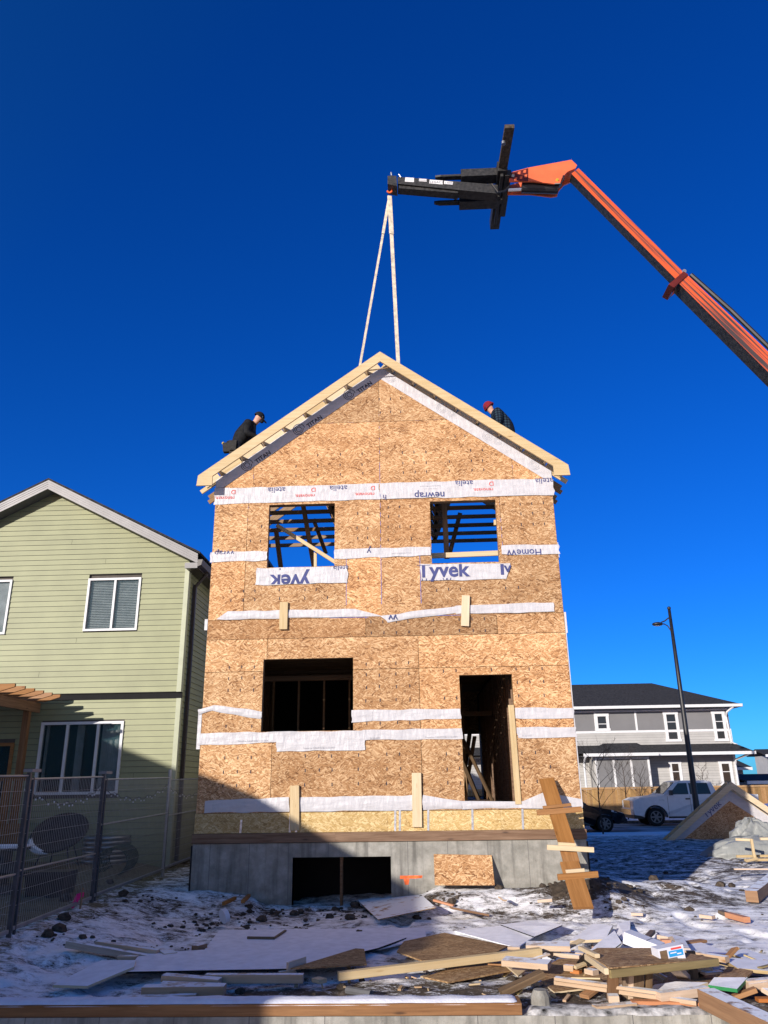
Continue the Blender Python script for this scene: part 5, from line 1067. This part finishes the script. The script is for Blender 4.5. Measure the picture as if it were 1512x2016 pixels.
L('long doubled stud across the front of the heap', (1093, 1926, .17), (1298, 1954, .14), .09, .035); L('lower half of the long doubled stud', (1093, 1933, .13), (1372, 1974, .09), .09, .045)
L('pink tinted stud at the front of the heap', (1243, 1974, .06), (1374, 1978, .06), .09, .06, 'lumber_red'); L('yellow square stud right of the doubled stud', (1296, 1962, .12), (1392, 1950, .13), .10, .09)
L('yellow board behind the scrap table', (1350, 1876, .22), (1432, 1889, .22), .10, .07); L('short stud leaning under the scrap table at right', (1326, 1904, .30), (1347, 1923, .14), .13, .06)
L('small grey block in front of the black plastic', (1112, 1904, .13), (1131, 1906, .13), .10, .07, 'lumber_snow'); L('small pale block under the table corner', (1156, 1911, .12), (1173, 1915, .12), .10, .06); L('orange brown chip beside the black plastic', (1125, 1912, .10), (1143, 1915, .10), .07, .05, 'lumber_red')
L('split lath leaning left of the table legs', (1283, 1911, .17), (1313, 1928, .12), .03, .05); L('paired lath leaning beside the split lath', (1284, 1918, .14), (1308, 1932, .10), .05, .04)
L('pale offcut behind the right end of the table', (1362, 1907, .15), (1402, 1908, .15), .10, .06); L('thin pale offcut beside the slanted brown board', (1384, 1916, .13), (1420, 1913, .13), .10, .03); L('upright block among the offcuts behind the table', (1374, 1899, .19), (1392, 1899, .19), .09, .06)
L('thin board at the right edge above the green edged board', (1467, 1932, .18), (1530, 1927, .18), .10, .03); L('tan board at the right edge beside the green edged board', (1468, 1942, .14), (1506, 1937, .15), .12, .07); L('brown stud crossing toward the right edge', (1443, 1964, .08), (1488, 1948, .15), .09, .05, 'lumber_brown'); L('tan stud at the right edge below the crossing stud', (1486, 1938, .14), (1530, 1962, .08), .09, .05); L('reddish stud at the bottom of the right edge', (1490, 1968, .07), (1535, 1968, .07), .10, .04, 'lumber_red')
L('yellow chunk above the white box', (1298, 1844, .12), (1320, 1848, .12), .10, .06); L('red brown chunk beside the yellow chunk', (1302, 1856, .13), (1320, 1856, .13), .10, .09, 'lumber_red'); L('snowy block standing right of the blue labelled box', (1336, 1850, .12), (1348, 1872, .2), .14, .06, 'lumber_snow')
L('dark broken stick behind the white box', (1273, 1846, .10), (1285, 1834, .10), .08, .05, 'lumber_dirty_shade'); L('brown plank end above the blue labelled box', (1345, 1858, .09), (1385, 1852, .08), .12, .04, 'lumber_brown')
L('brown diagonal board behind the table legs', (1150, 1962, .06), (1182, 1938, .12), .12, .04, 'lumber_brown'); L('pale board with snow below the front stud', (1170, 1985, .06), (1250, 1978, .06), .1, .05, 'lumber_snow'); L('snowy block below the table legs', (1197, 1966, .06), (1218, 1966, .06), .12, .08, 'lumber_snow')
L('orange red block lying alone on the snow at right', (1433, 1801, .08), (1471, 1811, .08), .11, .09, 'lumber_red', cat='block'); L('weathered brown piece beside the orange red block', (1419, 1795, .07), (1436, 1801, .07), .1, .06, 'lumber_dirty_shade', cat='block')
L('long thin pale stick on the snow at the right edge', (1445, 1711, .06), (1540, 1711, .06), .07, .04, cat='stick'); L('thick dirty beam slanting out of the right edge', (1480, 1765, .16), (1570, 1695, .30), .19, .17, 'lumber_brown_snow', 'timber_beam', 'beam')
L('tan stub lying near the foot of the ramp', (1058, 1774, .17), (1087, 1772, .17), .09, .05); L('tan chip near a clod left of the tan stub', (984, 1766, .18), (995, 1773, .17), .06, .03); L('brown lath behind the snow patched strand board', (854, 1772, .2), (893, 1783, .16), .06, .03, 'lumber_red'); L('thin snowy board right of the snow patched strand board', (888, 1787, .10), (960, 1801, .09), .12, .03, 'lumber_brown_snow')
L('brown chip in front of the left foundation', (440, 1779, .12), (463, 1768, .14), .05, .05, 'lumber_brown'); L('second brown chip in front of the left foundation', (478, 1775, .12), (490, 1763, .16), .06, .05, 'lumber_brown'); L('pale slab on edge beside the snow patched strand board', (836, 1745, .3), (866, 1744, .3), .05, .04); L('dark lath lying on the pale snowy sheet', (487, 1846, .10), (541, 1847, .10), .03, .03, 'lumber_dirty_shade'); L('short dark lath meeting the dark lath', (541, 1846, .1), (562, 1832, .1), .03, .02, 'lumber_dirty_shade')
L('pale chip on the snow above the orange red block', (1243, 1799, .08), (1266, 1800, .08), .1, .05, 'lumber_snow'); L('white chip left of the orange red block', (1380, 1803, .07), (1405, 1806, .07), .12, .06, 'lumber_snow'); L('brown snowy block left of the pale stubs in the shade', (383, 1868, .1), (402, 1863, .1), .1, .07, 'lumber_brown_snow')
rq = random.Random(5)
for _ in range(34):
    x, y = rq.gauss(3.0, .75), rq.gauss(-4.75, .38)
    if y < -5.9 or (2.6 < x < 3.9 and -5.6 < y < -4.9): continue
    a_ = rq.uniform(-.7, .9); l = rq.uniform(.12, .5); z = H(x, y)+rq.uniform(.03, .13); m = MB(); m.beam((x, y, z), (x+l*math.cos(a_), y+l*math.sin(a_), z+rq.uniform(-.03, .07)), rq.choice((.04, .07, .09)), rq.choice((.015, .03, .036)), roll=rq.uniform(-.4, .4))
    tag(m.build('small_offcut', rq.choice(('lumber', 'lumber', 'lumber_snow', 'lumber_brown', 'lumber_olive', 'lumber_dirty_shade'))), 'small wood scrap among the tangled heap of offcuts', 'board', 'small scraps in the lumber heap')
c = gp(438, 1805, .16); m = MB(); m.tube([c, c+Vector((.05, .045, .02))], .10, 18); tag(m.build('round_lid', 'box_white'), 'round white lid standing on edge in the shaded snow', 'lid')
# ---- scrap table
T = [gp(1154, 1877, .40), gp(1200, 1905, .40), gp(1412, 1887, .36), gp(1300, 1866, .40), gp(1176, 1866, .41)]
tb = empty('scrap_table', ((T[0].x+T[2].x)/2, T[1].y+.3, 0), 'crude table of scrap planks with short board legs', 'table')
one('tabletop', 'osb_old', tb, lambda m: m.prism(T, (0, 0, -.012)))
one('front_edge', 'lumber_olive', tb, lambda m: m.beam(T[1]+Vector((0, 0, -.05)), T[2]+Vector((0, 0, -.03)), .035, .065)); one('end_edge', 'lumber', tb, lambda m: m.beam(T[0]+Vector((0, .0, -.03)), T[1]+Vector((-.03, 0, -.03)), .04, .05)); one('end_edge', 'lumber', tb, lambda m: m.beam(gp(1143, 1866, .41), gp(1176, 1882, .42), .05, .035))
for px, mt, wd in ((1211, 'lumber_old_shade', .10), (1235, 'lumber_dirty_shade', .05), (1246, 'lumber_snow', .05), (1262, 'lumber_dirty_shade', .09), (1282, 'lumber_dirty_shade', .06)):
    a = gp(px, 1910, .31); one('leg', mt, tb, lambda m: m.beam((a.x-.03, a.y+.12, .02), (a.x, a.y+.06, .33), wd, .05, up=(0, 1, 0)))
a = gp(1370, 1905, .2); one('leg', 'lumber_dirty_shade', tb, lambda m: m.beam((a.x, a.y+.1, .02), (a.x, a.y+.1, .33), .08, .05, up=(0, 1, 0)))
# ---- boxes
def carton(c, dims, rz, tilt, label, name, extra=None):
    o = empty(name, c, label, 'box'); Mx = Matrix.Rotation(rz, 3, 'Z') @ Matrix.Rotation(tilt, 3, 'Y')
    w_, d_, h_ = dims; T_ = lambda x, y, z: c+Mx @ Vector((x, y, z))
    bx = lambda m, x0, x1, y0, y1, z0, z1: m.hexa([T_(x0, y0, z0), T_(x1, y0, z0), T_(x1, y1, z0), T_(x0, y1, z0), T_(x0, y0, z1), T_(x1, y0, z1), T_(x1, y1, z1), T_(x0, y1, z1)])
    one('carton', 'box_white', o, lambda m: bx(m, -w_/2, w_/2, -d_/2, d_/2, 0, h_)); return o, T_, bx
o, T_, bx = carton(gp(1266, 1868, .36), (.36, .17, .11), R(-38), R(14), 'plain white carton tilted on the scrap table', 'white_carton')
one('flap', 'box_white', o, lambda m: bx(m, -.18, .12, .086, .17, .08, .086)); one('tape', 'alu', o, lambda m: bx(m, .05, .06, -.085, .085, .1102, .112)); one('flap', 'box_white', o, lambda m: bx(m, .182, .25, -.08, .08, .04, .046))
o, T_, bx = carton(gp(1318, 1889, .36), (.27, .13, .12), R(14), R(-6), 'small white carton with a blue and red label', 'labelled_carton')
for nm, mt, q in (('label', 'label_blue', (-.03, .12, .035, .085)), ('label', 'ink_red', (.0, .11, .092, .108)), ('label', 'lumber_dirty_shade', (-.12, -.045, .03, .10)), ('label', 'alu', (-.03, .05, .015, .028))): one(nm, mt, o, lambda m: bx(m, q[0], q[1], -.0675, -.0655, q[2], q[3]))
one('label', 'box_white', o, lambda m: (bx(m, -.015, .05, -.069, -.068, .062, .072), bx(m, .055, .10, -.069, -.068, .048, .058)))
# ---- plank ramp
rp = empty('plank_ramp', (3.1, -1.2, .2), 'makeshift ramp of brown planks with nailed cleats at the right of the door', 'ramp')
bt = gp(1149, 1788, .26); tp = fp(1076, 1534, -.14)
pt = lambda px, py, dy=0: (lambda t: fp(px, py, bt.y+(tp.y-bt.y)*t+dy))((1788-py)/254)
upv = Vector((0, -1, .55))
one('plank', 'lumber_brown', rp, lambda m: m.beam(bt, pt(1121, 1698), .285, .045, up=upv)); one('plank', 'lumber_brown', rp, lambda m: m.beam(pt(1135, 1735, .06), pt(1112, 1650, .05), .25, .04, up=upv)); one('plank', 'lumber_brown', rp, lambda m: m.beam(pt(1119, 1672, .04), tp, .255, .045, up=upv))
for a, b, w_, mt in (((1057, 1600), (1145, 1593), .085, 'lumber_brown'), ((1069, 1590), (1124, 1584), .05, 'lumber_brown'), ((1077, 1668), (1169, 1673), .075, 'lumber'), ((1099, 1661), (1133, 1663), .045, 'lumber'), ((1098, 1727), (1177, 1721), .085, 'lumber_brown'), ((1114, 1716), (1150, 1713), .05, 'lumber')):
    one('cleat', mt, rp, lambda m: m.beam(pt(*a, -.06), pt(*b, -.06), .05, w_))
# ---- gable end resting on the lot
GYD = 14.0; fl, ap = fp(1300, 1655, GYD), fp(1430, 1538, GYD); gb = empty('gable_end', (ap.x, GYD, 0), 'prebuilt roof gable of strand board and wrap set down on the snow', 'gable')
hw_, hh = ap.x-fl.x, ap.z-fl.z; bz = fl.z-.03; sg_ = hh/hw_
X_ = lambda s, x: ap.x+s*x
one('sheathing', 'osb', gb, lambda m: m.prism([(ap.x-hw_+.55, GYD, bz), (ap.x+hw_-.55, GYD, bz), (ap.x, GYD, bz+hh-.45)], (0, .05, 0)))
for s in (-1, 1):
    one('house_wrap', 'wrap', gb, lambda m: m.prism([(X_(s, 0), GYD-.015, bz+hh-.22), (X_(s, 0), GYD-.015, bz+hh-.60), (X_(s, hw_-.68), GYD-.015, bz), (X_(s, hw_-.24), GYD-.015, bz)], (0, .01, 0)))
    one('rafter', 'lumber', gb, lambda m: m.prism([(X_(s, 0), GYD-.40, bz+hh+.02), (X_(s, 0), GYD-.40, bz+hh-.22), (X_(s, hw_-.26), GYD-.40, bz), (X_(s, hw_+.02), GYD-.40, bz)], (0, .04, 0)))
    one('rafter', 'lumber', gb, lambda m: m.prism([(X_(s, 0), GYD+.0, bz+hh+.02), (X_(s, 0), GYD+.0, bz+hh-.21), (X_(s, hw_-.24), GYD+.0, bz), (X_(s, hw_+.02), GYD+.0, bz)], (0, .04, 0)))
    for k in range(6): one('lookout', 'lumber', gb, lambda m: m.beam((X_(s, .25+k*hw_/6.4), GYD-.36, bz+hh-.08-sg_*(.25+k*hw_/6.4)), (X_(s, .25+k*hw_/6.4), GYD-.0, bz+hh-.08-sg_*(.25+k*hw_/6.4)), .04, .10))
one('brace', 'lumber', gb, lambda m: m.beam((ap.x, GYD+.06, bz+hh*.7), (ap.x, GYD+1.5, 0), .04, .09))
letters(gb, 'Tyvek', .30, X_(-1, .62), bz+hh-.86, 'ink_blue', math.atan(sg_), Yf=lambda X, Z: GYD-.017)
# ---- plastic covered bundle
def lump(c, rd, seed, amp=.2, n=64, k=40):
    def f(m):
        I = []
        for j in range(k+1):
            for i in range(n):
                t = PI*.56*j/k; p = 2*PI*i/n; q = (abs(math.cos(p))**4+abs(math.sin(p))**4)**(-.22)
                f1 = float(fbm(math.cos(p)*3+seed+t*1.5, math.sin(p)*3+seed-t, 4))-.47; f2 = abs(float(vn(p*5+seed, t*2.5))-.5)
                s = 1+amp*f1*1.6-amp*f2*.9; I.append((c[0]+rd[0]*q*math.sin(t)*math.cos(p)*s, c[1]+rd[1]*q*math.sin(t)*math.sin(p)*s, max(c[2]-.05, c[2]+rd[2]*math.cos(t)*s)))
        m.add(I)
        for j in range(k):
            for i in range(n): q = (i+1) % n; m.face((j*n+i, (j+1)*n+i, (j+1)*n+q, j*n+q), [(0, 0)]*4)
    return f
g0 = gp(1440, 1688, .0); g0 = Vector((g0.x+.95, g0.y+.4, 0))
m = MB(); lump((g0.x, g0.y, -.02), (1.5, .55, .50), 4.2, .22)(m); tag(m.build('plastic_wrapped_pile', 'plastic', smooth=True), 'long lumber pile under grey plastic half in shade', 'tarp')
q = fp(1480, 1655, g0.y+.9); m = MB(); lump((q.x+.05, q.y, q.z-.1), (.62, .45, .66), 9.1, .34)(m); tag(m.build('crumpled_plastic', 'plastic', smooth=True), 'crumpled heap of translucent plastic above the covered pile', 'plastic sheet')
a = gp(1466, 1694, .04); fr = empty('broken_pallet', (a.x+.5, a.y, 0), 'small pale pallet of thin sticks lying in front of the covered pile', 'pallet')
for p0, p1 in (((0, 0, .05), (1.6, .05, .05)), ((.0, -.1, .04), (.30, -.02, .08)), ((.25, 0, .05), (.25, .02, .52)), ((-.02, .3, .50), (.28, .02, .50)), ((.72, .1, .10), (.74, .1, .55)), ((0, .5, .09), (1.6, .55, .09)), ((1.2, 0, .1), (1.2, .05, .5)), ((.5, .1, .52), (1.6, .1, .52))):
    one('stick', 'lumber', fr, lambda m: m.beam(a+Vector(p0)-Vector((0, 0, .04)), a+Vector(p1)-Vector((0, 0, .04)), .06, .06))
# ---- rocks and clods
def clod(m, x, y, z, r, rd, fl=.7):
    n, k = 7, 5; b = len(m.v); ph = rd.random()*6
    for j in range(k+1):
        for i in range(n):
            t = PI*j/k; p = 2*PI*i/n+ph; s = r*rd.uniform(.72, 1.15) if 0 < j < k else r*.9
            m.v.append(Vector((x+s*math.sin(t)*math.cos(p), y+s*math.sin(t)*math.sin(p), z+s*fl*math.cos(t))))
    for j in range(k):
        for i in range(n): q = (i+1) % n; m.face((b+j*n+i, b+(j+1)*n+i, b+(j+1)*n+q, b+j*n+q), [(0, 0)]*4)
rd = random.Random(11)
for px, py, r, lab in ((1290, 1752, .13, 'brown square rock casting a shadow on the snow at right'), (1417, 1737, .13, 'brown rock below the covered pile'), (1440, 1739, .10, 'flat dark rock beside the rock below the covered pile'), (1356, 1780, .11, 'reddish rock left of the orange red block'), (984, 1776, .10, 'round clod near the foot of the leaning board'), (127, 1808, .13, 'snow capped dark clod beside the survey stake'), (124, 1836, .12, 'brown boulder with a pale spot near the fence'), (112, 1856, .14, 'flat black rock at the far left of the snow'), (240, 1791, .12, 'dark rough clod in the middle of the left snow'), (271, 1757, .07, 'small red brown rock near the fence bottom'), (213, 1772, .09, 'dark clod just in front of the fence bottom'), (672, 1927, .07, 'black clod behind the timber near the tiny chip'), (1150, 1748, .18, 'dark soil lump beside the foot of the ramp'), (470, 1752, .14, 'dark clod against the left foundation wall'), (700, 1776, .13, 'clod at the sill of the basement hole'), (660, 1780, .11, 'smaller clod left of the basement hole post')):
    p = gp(px, py, .12); r *= .78; p.z = H(p.x, p.y)+r*.3; m = MB(); clod(m, p.x, p.y, p.z, r, rd); tag(m.build('rock', 'rock'), lab, 'rock', 'rocks and clods on the snow')
m = MB()
for _ in range(1500):
    u = rd.random()
    if u < .45: x, y = rd.uniform(-4.2, -.3), rd.uniform(-4.6, -.2)
    elif u < .60: x, y = rd.uniform(-2.5, 6), rd.uniform(-6.05, -4.9)
    elif u < .85: x, y = rd.gauss(2.5, 1.9), rd.gauss(-.6, .5)
    else: x, y = rd.uniform(3.5, 11), rd.uniform(-2, 9)
    if -3.4 < x < 3.4 and y > -.05: continue
    if float(fbm(x*1.1+5, y*1.4+2, 3)) < .44: continue
    r = min(.10, .012*math.exp(rd.gauss(.45, .6))); clod(m, x, y, H(x, y)+r*.25, r, rd, .6)
tag(m.build('dirt_clods', 'rock'), kind='stuff')
m = MB()
for _ in range(240):
    x, y = rd.gauss(3.3, 1.3), rd.gauss(-4.9, .55)
    if rd.random() < .25: x, y = rd.uniform(-2.5, 6), rd.uniform(-5.9, -3.2)
    if y < -6.0: continue
    a = rd.uniform(0, PI); l = rd.uniform(.03, .16); z = H(x, y)+.015+(.06*rd.random() if abs(x-3.3) < 1 and abs(y+4.9) < .5 else 0); t = rd.uniform(.6, 1.15); m.t = (t, t*rd.uniform(.85, 1), t*rd.uniform(.7, 1))
    m.beam((x, y, z), (x+l*math.cos(a), y+l*math.sin(a), z+rd.uniform(-.01, .03)), rd.uniform(.01, .045), rd.uniform(.006, .02))
tag(m.build('wood_chips', 'lumber'), kind='stuff')
# ================================================================ PEOPLE
def body(name, J, E, mats, label):
    me = bpy.data.meshes.new('b'); names = list(J); me.from_pydata([J[n][0] for n in names], [(names.index(a), names.index(b)) for a, b in E], []); o = bpy.data.objects.new('b', me); COL.objects.link(o)
    sk = o.modifiers.new('s', 'SKIN'); sk.use_smooth_shade = True; lay = me.skin_vertices[0].data
    for i, n in enumerate(names): r = J[n][1]; lay[i].radius = r if isinstance(r, tuple) else (r, r); lay[i].use_root = i == 0
    sb = o.modifiers.new('u', 'SUBSURF'); sb.levels = sb.render_levels = 2
    dg = bpy.context.evaluated_depsgraph_get(); dg.update(); nm = bpy.data.meshes.new_from_object(o.evaluated_get(dg)); bpy.data.objects.remove(o)
    lo = Vector(J[names[0]][0]); lo.z = min(v.co.z for v in nm.vertices); nm.transform(Matrix.Translation(-lo))
    nm.name = name; ob = bpy.data.objects.new(name, nm); COL.objects.link(ob); ob.location = lo
    nm.materials.clear()
    for mt in mats: nm.materials.append(MAT[mt])
    segs = [(Vector(J[a][0])-lo, Vector(J[b][0])-lo, J[a][2], J[b][2]) for a, b in E]
    for p in nm.polygons:
        c = p.center; best = (9, 0)
        for a, b, ma, mb in segs:
            d = b-a; t = max(0, min(1, (c-a).dot(d)/max(1e-9, d.dot(d)))); q = (c-(a+d*t)).length
            if q < best[0]: best = (q, ma if t < .5 else mb)
        p.material_index = best[1]; p.use_smooth = True
    ca = nm.color_attributes.new('tint', 'FLOAT_COLOR', 'POINT'); ca.data.foreach_set('color', [1.0]*4*len(nm.vertices))
    return tag(ob, label, 'person')
def hand(J, E, w_, d, sd, tag_, mi):      # five bent fingers from the palm
    w_ = Vector(w_); d = Vector(d).normalized(); sd = Vector(sd).normalized(); up = d.cross(sd)
    J['palm'+tag_] = (tuple(w_+d*.07), (.030, .022), mi); E.append(('wr'+tag_, 'palm'+tag_))
    for k, (s, L) in enumerate(((-.027, .072), (-.009, .084), (.009, .078), (.026, .062))):
        a = w_+d*.115+sd*s; b = a+(d*.75-up*.5).normalized()*L*.55; c = b+(d*.2-up*.9).normalized()*L*.5
        for n, p, r in (('a', a, .0095), ('b', b, .009), ('c', c, .008)): J[f'f{k}{n}{tag_}'] = (tuple(p), r, mi)
        E += [('palm'+tag_, f'f{k}a{tag_}'), (f'f{k}a{tag_}', f'f{k}b{tag_}'), (f'f{k}b{tag_}', f'f{k}c{tag_}')]
    a = w_+d*.06-sd*.045; b = a+(d*.7-sd*.5-up*.4).normalized()*.04
    J['t1'+tag_] = (tuple(a), .011, mi); J['t2'+tag_] = (tuple(b), .009, mi); E += [('palm'+tag_, 't1'+tag_), ('t1'+tag_, 't2'+tag_)]
def figure(x, s, z, Y, mats, label, k=1, b=1):      # s=+1 faces +X; pelvis at (x, z)
    P = lambda dx, dy, dz: (x+s*dx*k, Y+dy, z+dz)
    J = {'pel': (P(0, 0, 0), (.19, .16), 2), 'sp': (P(.09, 0, .20), (.215, .19), 6), 'ch': (P(.21, 0, .40), (.245, .19), 1), 'nb': (P(.345, 0, .53), .075, 3), 'nk': (P(.395, 0, .585), .058, 0), 'hd': (P(.445, 0, .665), (.082, .088), 0), 'ht': (P(.475, 0, .745), (.070, .078), 0), 'jaw': (P(.50, 0, .60), (.042, .045), 0), 'nose': (P(.56, 0, .655), .015, 0)}
    E = [('pel', 'sp'), ('sp', 'ch'), ('ch', 'nb'), ('nb', 'nk'), ('nk', 'hd'), ('hd', 'ht'), ('hd', 'jaw'), ('hd', 'nose')]
    for t, q in (('L', -1), ('R', 1)):
        J['ear'+t] = (P(.435, q*.085, .665), .018, 0); E.append(('hd', 'ear'+t))
        J['sh'+t] = (P(.27, q*.19, .475), .098, 1); J['el'+t] = (P(.26, q*.28, .19), .072, 1); J['wr'+t] = (P(.50, q*.20, .135), .038, 1)
        E += [('ch', 'sh'+t), ('sh'+t, 'el'+t), ('el'+t, 'wr'+t)]
        hand(J, E, P(.50, q*.20, .135), (s, -.1*q, -.35), (0, q*-1, 0), t, 4)
        J['hp'+t] = (P(.02, q*.10, -.09), .105, 2); J['kn'+t] = (P(.30, q*.13, -.44), .072, 2); J['an'+t] = (P(.10, q*.13, -.88), .048, 2); J['ft'+t] = (P(.29, q*.14, -.96), (.045, .038), 5)
        E += [('pel', 'hp'+t), ('hp'+t, 'kn'+t), ('kn'+t, 'an'+t), ('an'+t, 'ft'+t)]
    for n_ in ('pel', 'sp', 'ch', 'shL', 'shR', 'elL', 'elR', 'hpL', 'hpR'): q_ = J[n_]; J[n_] = (q_[0], tuple(b*t_ for t_ in q_[1]) if isinstance(q_[1], tuple) else q_[1]*b, q_[2])
    return body('person', J, E, mats, label), P
pl, P = figure(-3.10, 1, 8.72, .46, ['skin', 'jacket', 'trousers', 'hood', 'belt', 'belt', 'jacket'], 'person in black jacket and black cap bending over the left rafter', 1, 1.15)
def dome(c, r, tilt, s):
    def f(m):
        n, k = 18, 7; q = Matrix.Rotation(tilt, 3, 'Y'); I = []
        for j in range(k+1):
            for i in range(n): t = PI*.53*j/k; p = 2*PI*i/n; I.append(Vector(c)+q @ Vector((r[0]*math.sin(t)*math.cos(p), r[1]*math.sin(t)*math.sin(p), r[2]*math.cos(t))))
        m.add(I)
        for j in range(k):
            for i in range(n): z_ = (i+1) % n; m.face((j*n+i, (j+1)*n+i, (j+1)*n+z_, j*n+z_), [(0, 0)]*4)
    return f
hc = Vector(P(.458, 0, .70))
one('cap', 'jacket', pl, dome(hc, (.122, .108, .118), R(38), 1), smooth=True)
q = Matrix.Rotation(R(38), 3, 'Y')
one('cap_brim', 'jacket', pl, lambda m: m.prism([hc+q @ Vector(v) for v in ((.09, -.085, -.005), (.17, -.075, -.015), (.215, -.03, -.02), (.215, .03, -.02), (.17, .075, -.015), (.09, .085, -.005))], q @ Vector((0, 0, .012))))
one('sunglasses', 'black_metal', pl, lambda m: m.beam(Vector(P(.545, -.07, .668)), Vector(P(.545, .07, .668)), .015, .03)); one('beard', 'jacket', pl, lambda m: m.ball(P(.52, 0, .585), .042, 10, 6, (1, 1, .8)), smooth=True)
one('tool_belt', 'belt', pl, lambda m: m.tube([(P(.0, 0, .05)[0]+.185*math.cos(t)*1.0, P(0, 0, .05)[1]+.165*math.sin(t), P(0, 0, .05)[2]-.05*math.cos(t)) for t in np.linspace(0, 2*PI, 20)], .032, 6))
for dx, dy, dz, sx, sz in ((-.16, -.10, -.05, .20, .20), (-.02, -.19, -.05, .16, .22), (-.05, -.15, -.2, .1, .14)): one('tool_pouch', 'belt', pl, lambda m: m.hexa([P(dx-sx/2*.8, dy-.05, dz-sz/2), P(dx+sx/2*.8, dy-.05, dz-sz/2), P(dx+sx/2*.8, dy+.06, dz-sz/2), P(dx-sx/2*.8, dy+.06, dz-sz/2), P(dx-sx/2, dy-.06, dz+sz/2), P(dx+sx/2, dy-.06, dz+sz/2), P(dx+sx/2, dy+.07, dz+sz/2), P(dx-sx/2, dy+.07, dz+sz/2)]))
one('tape_measure', 'yellow', pl, lambda m: m.ball(P(-.26, -.10, .06), .03, 8, 6)); one('badge', 'white_paint', pl, lambda m: m.tube([P(.335+.02*math.cos(t), -.262, .20+.02*math.sin(t)) for t in np.linspace(-1.5, 2.5, 8)], .007, 5))
pr, P = figure(2.66, -1, 8.79, .46, ['skin', 'plaid', 'trousers', 'plaid', 'belt', 'belt', 'trousers'], 'person in dark plaid vest and maroon beanie crouching behind the right rafter', .86, 1.2)
hc = Vector(P(.455, 0, .70))
one('beanie', 'beanie', pr, dome(hc, (.118, .108, .125), R(-42), -1), smooth=True); one('beanie_cuff', 'beanie', pr, lambda m: m.tube([hc+Matrix.Rotation(R(-42), 3, 'Y') @ Vector((.112*math.cos(t), .102*math.sin(t), -.01)) for t in np.linspace(0, 2*PI, 20)], .018, 6), smooth=True)
one('sunglasses', 'black_metal', pr, lambda m: m.beam(Vector(P(.548, -.075, .655)), Vector(P(.548, .075, .655)), .02, .038))
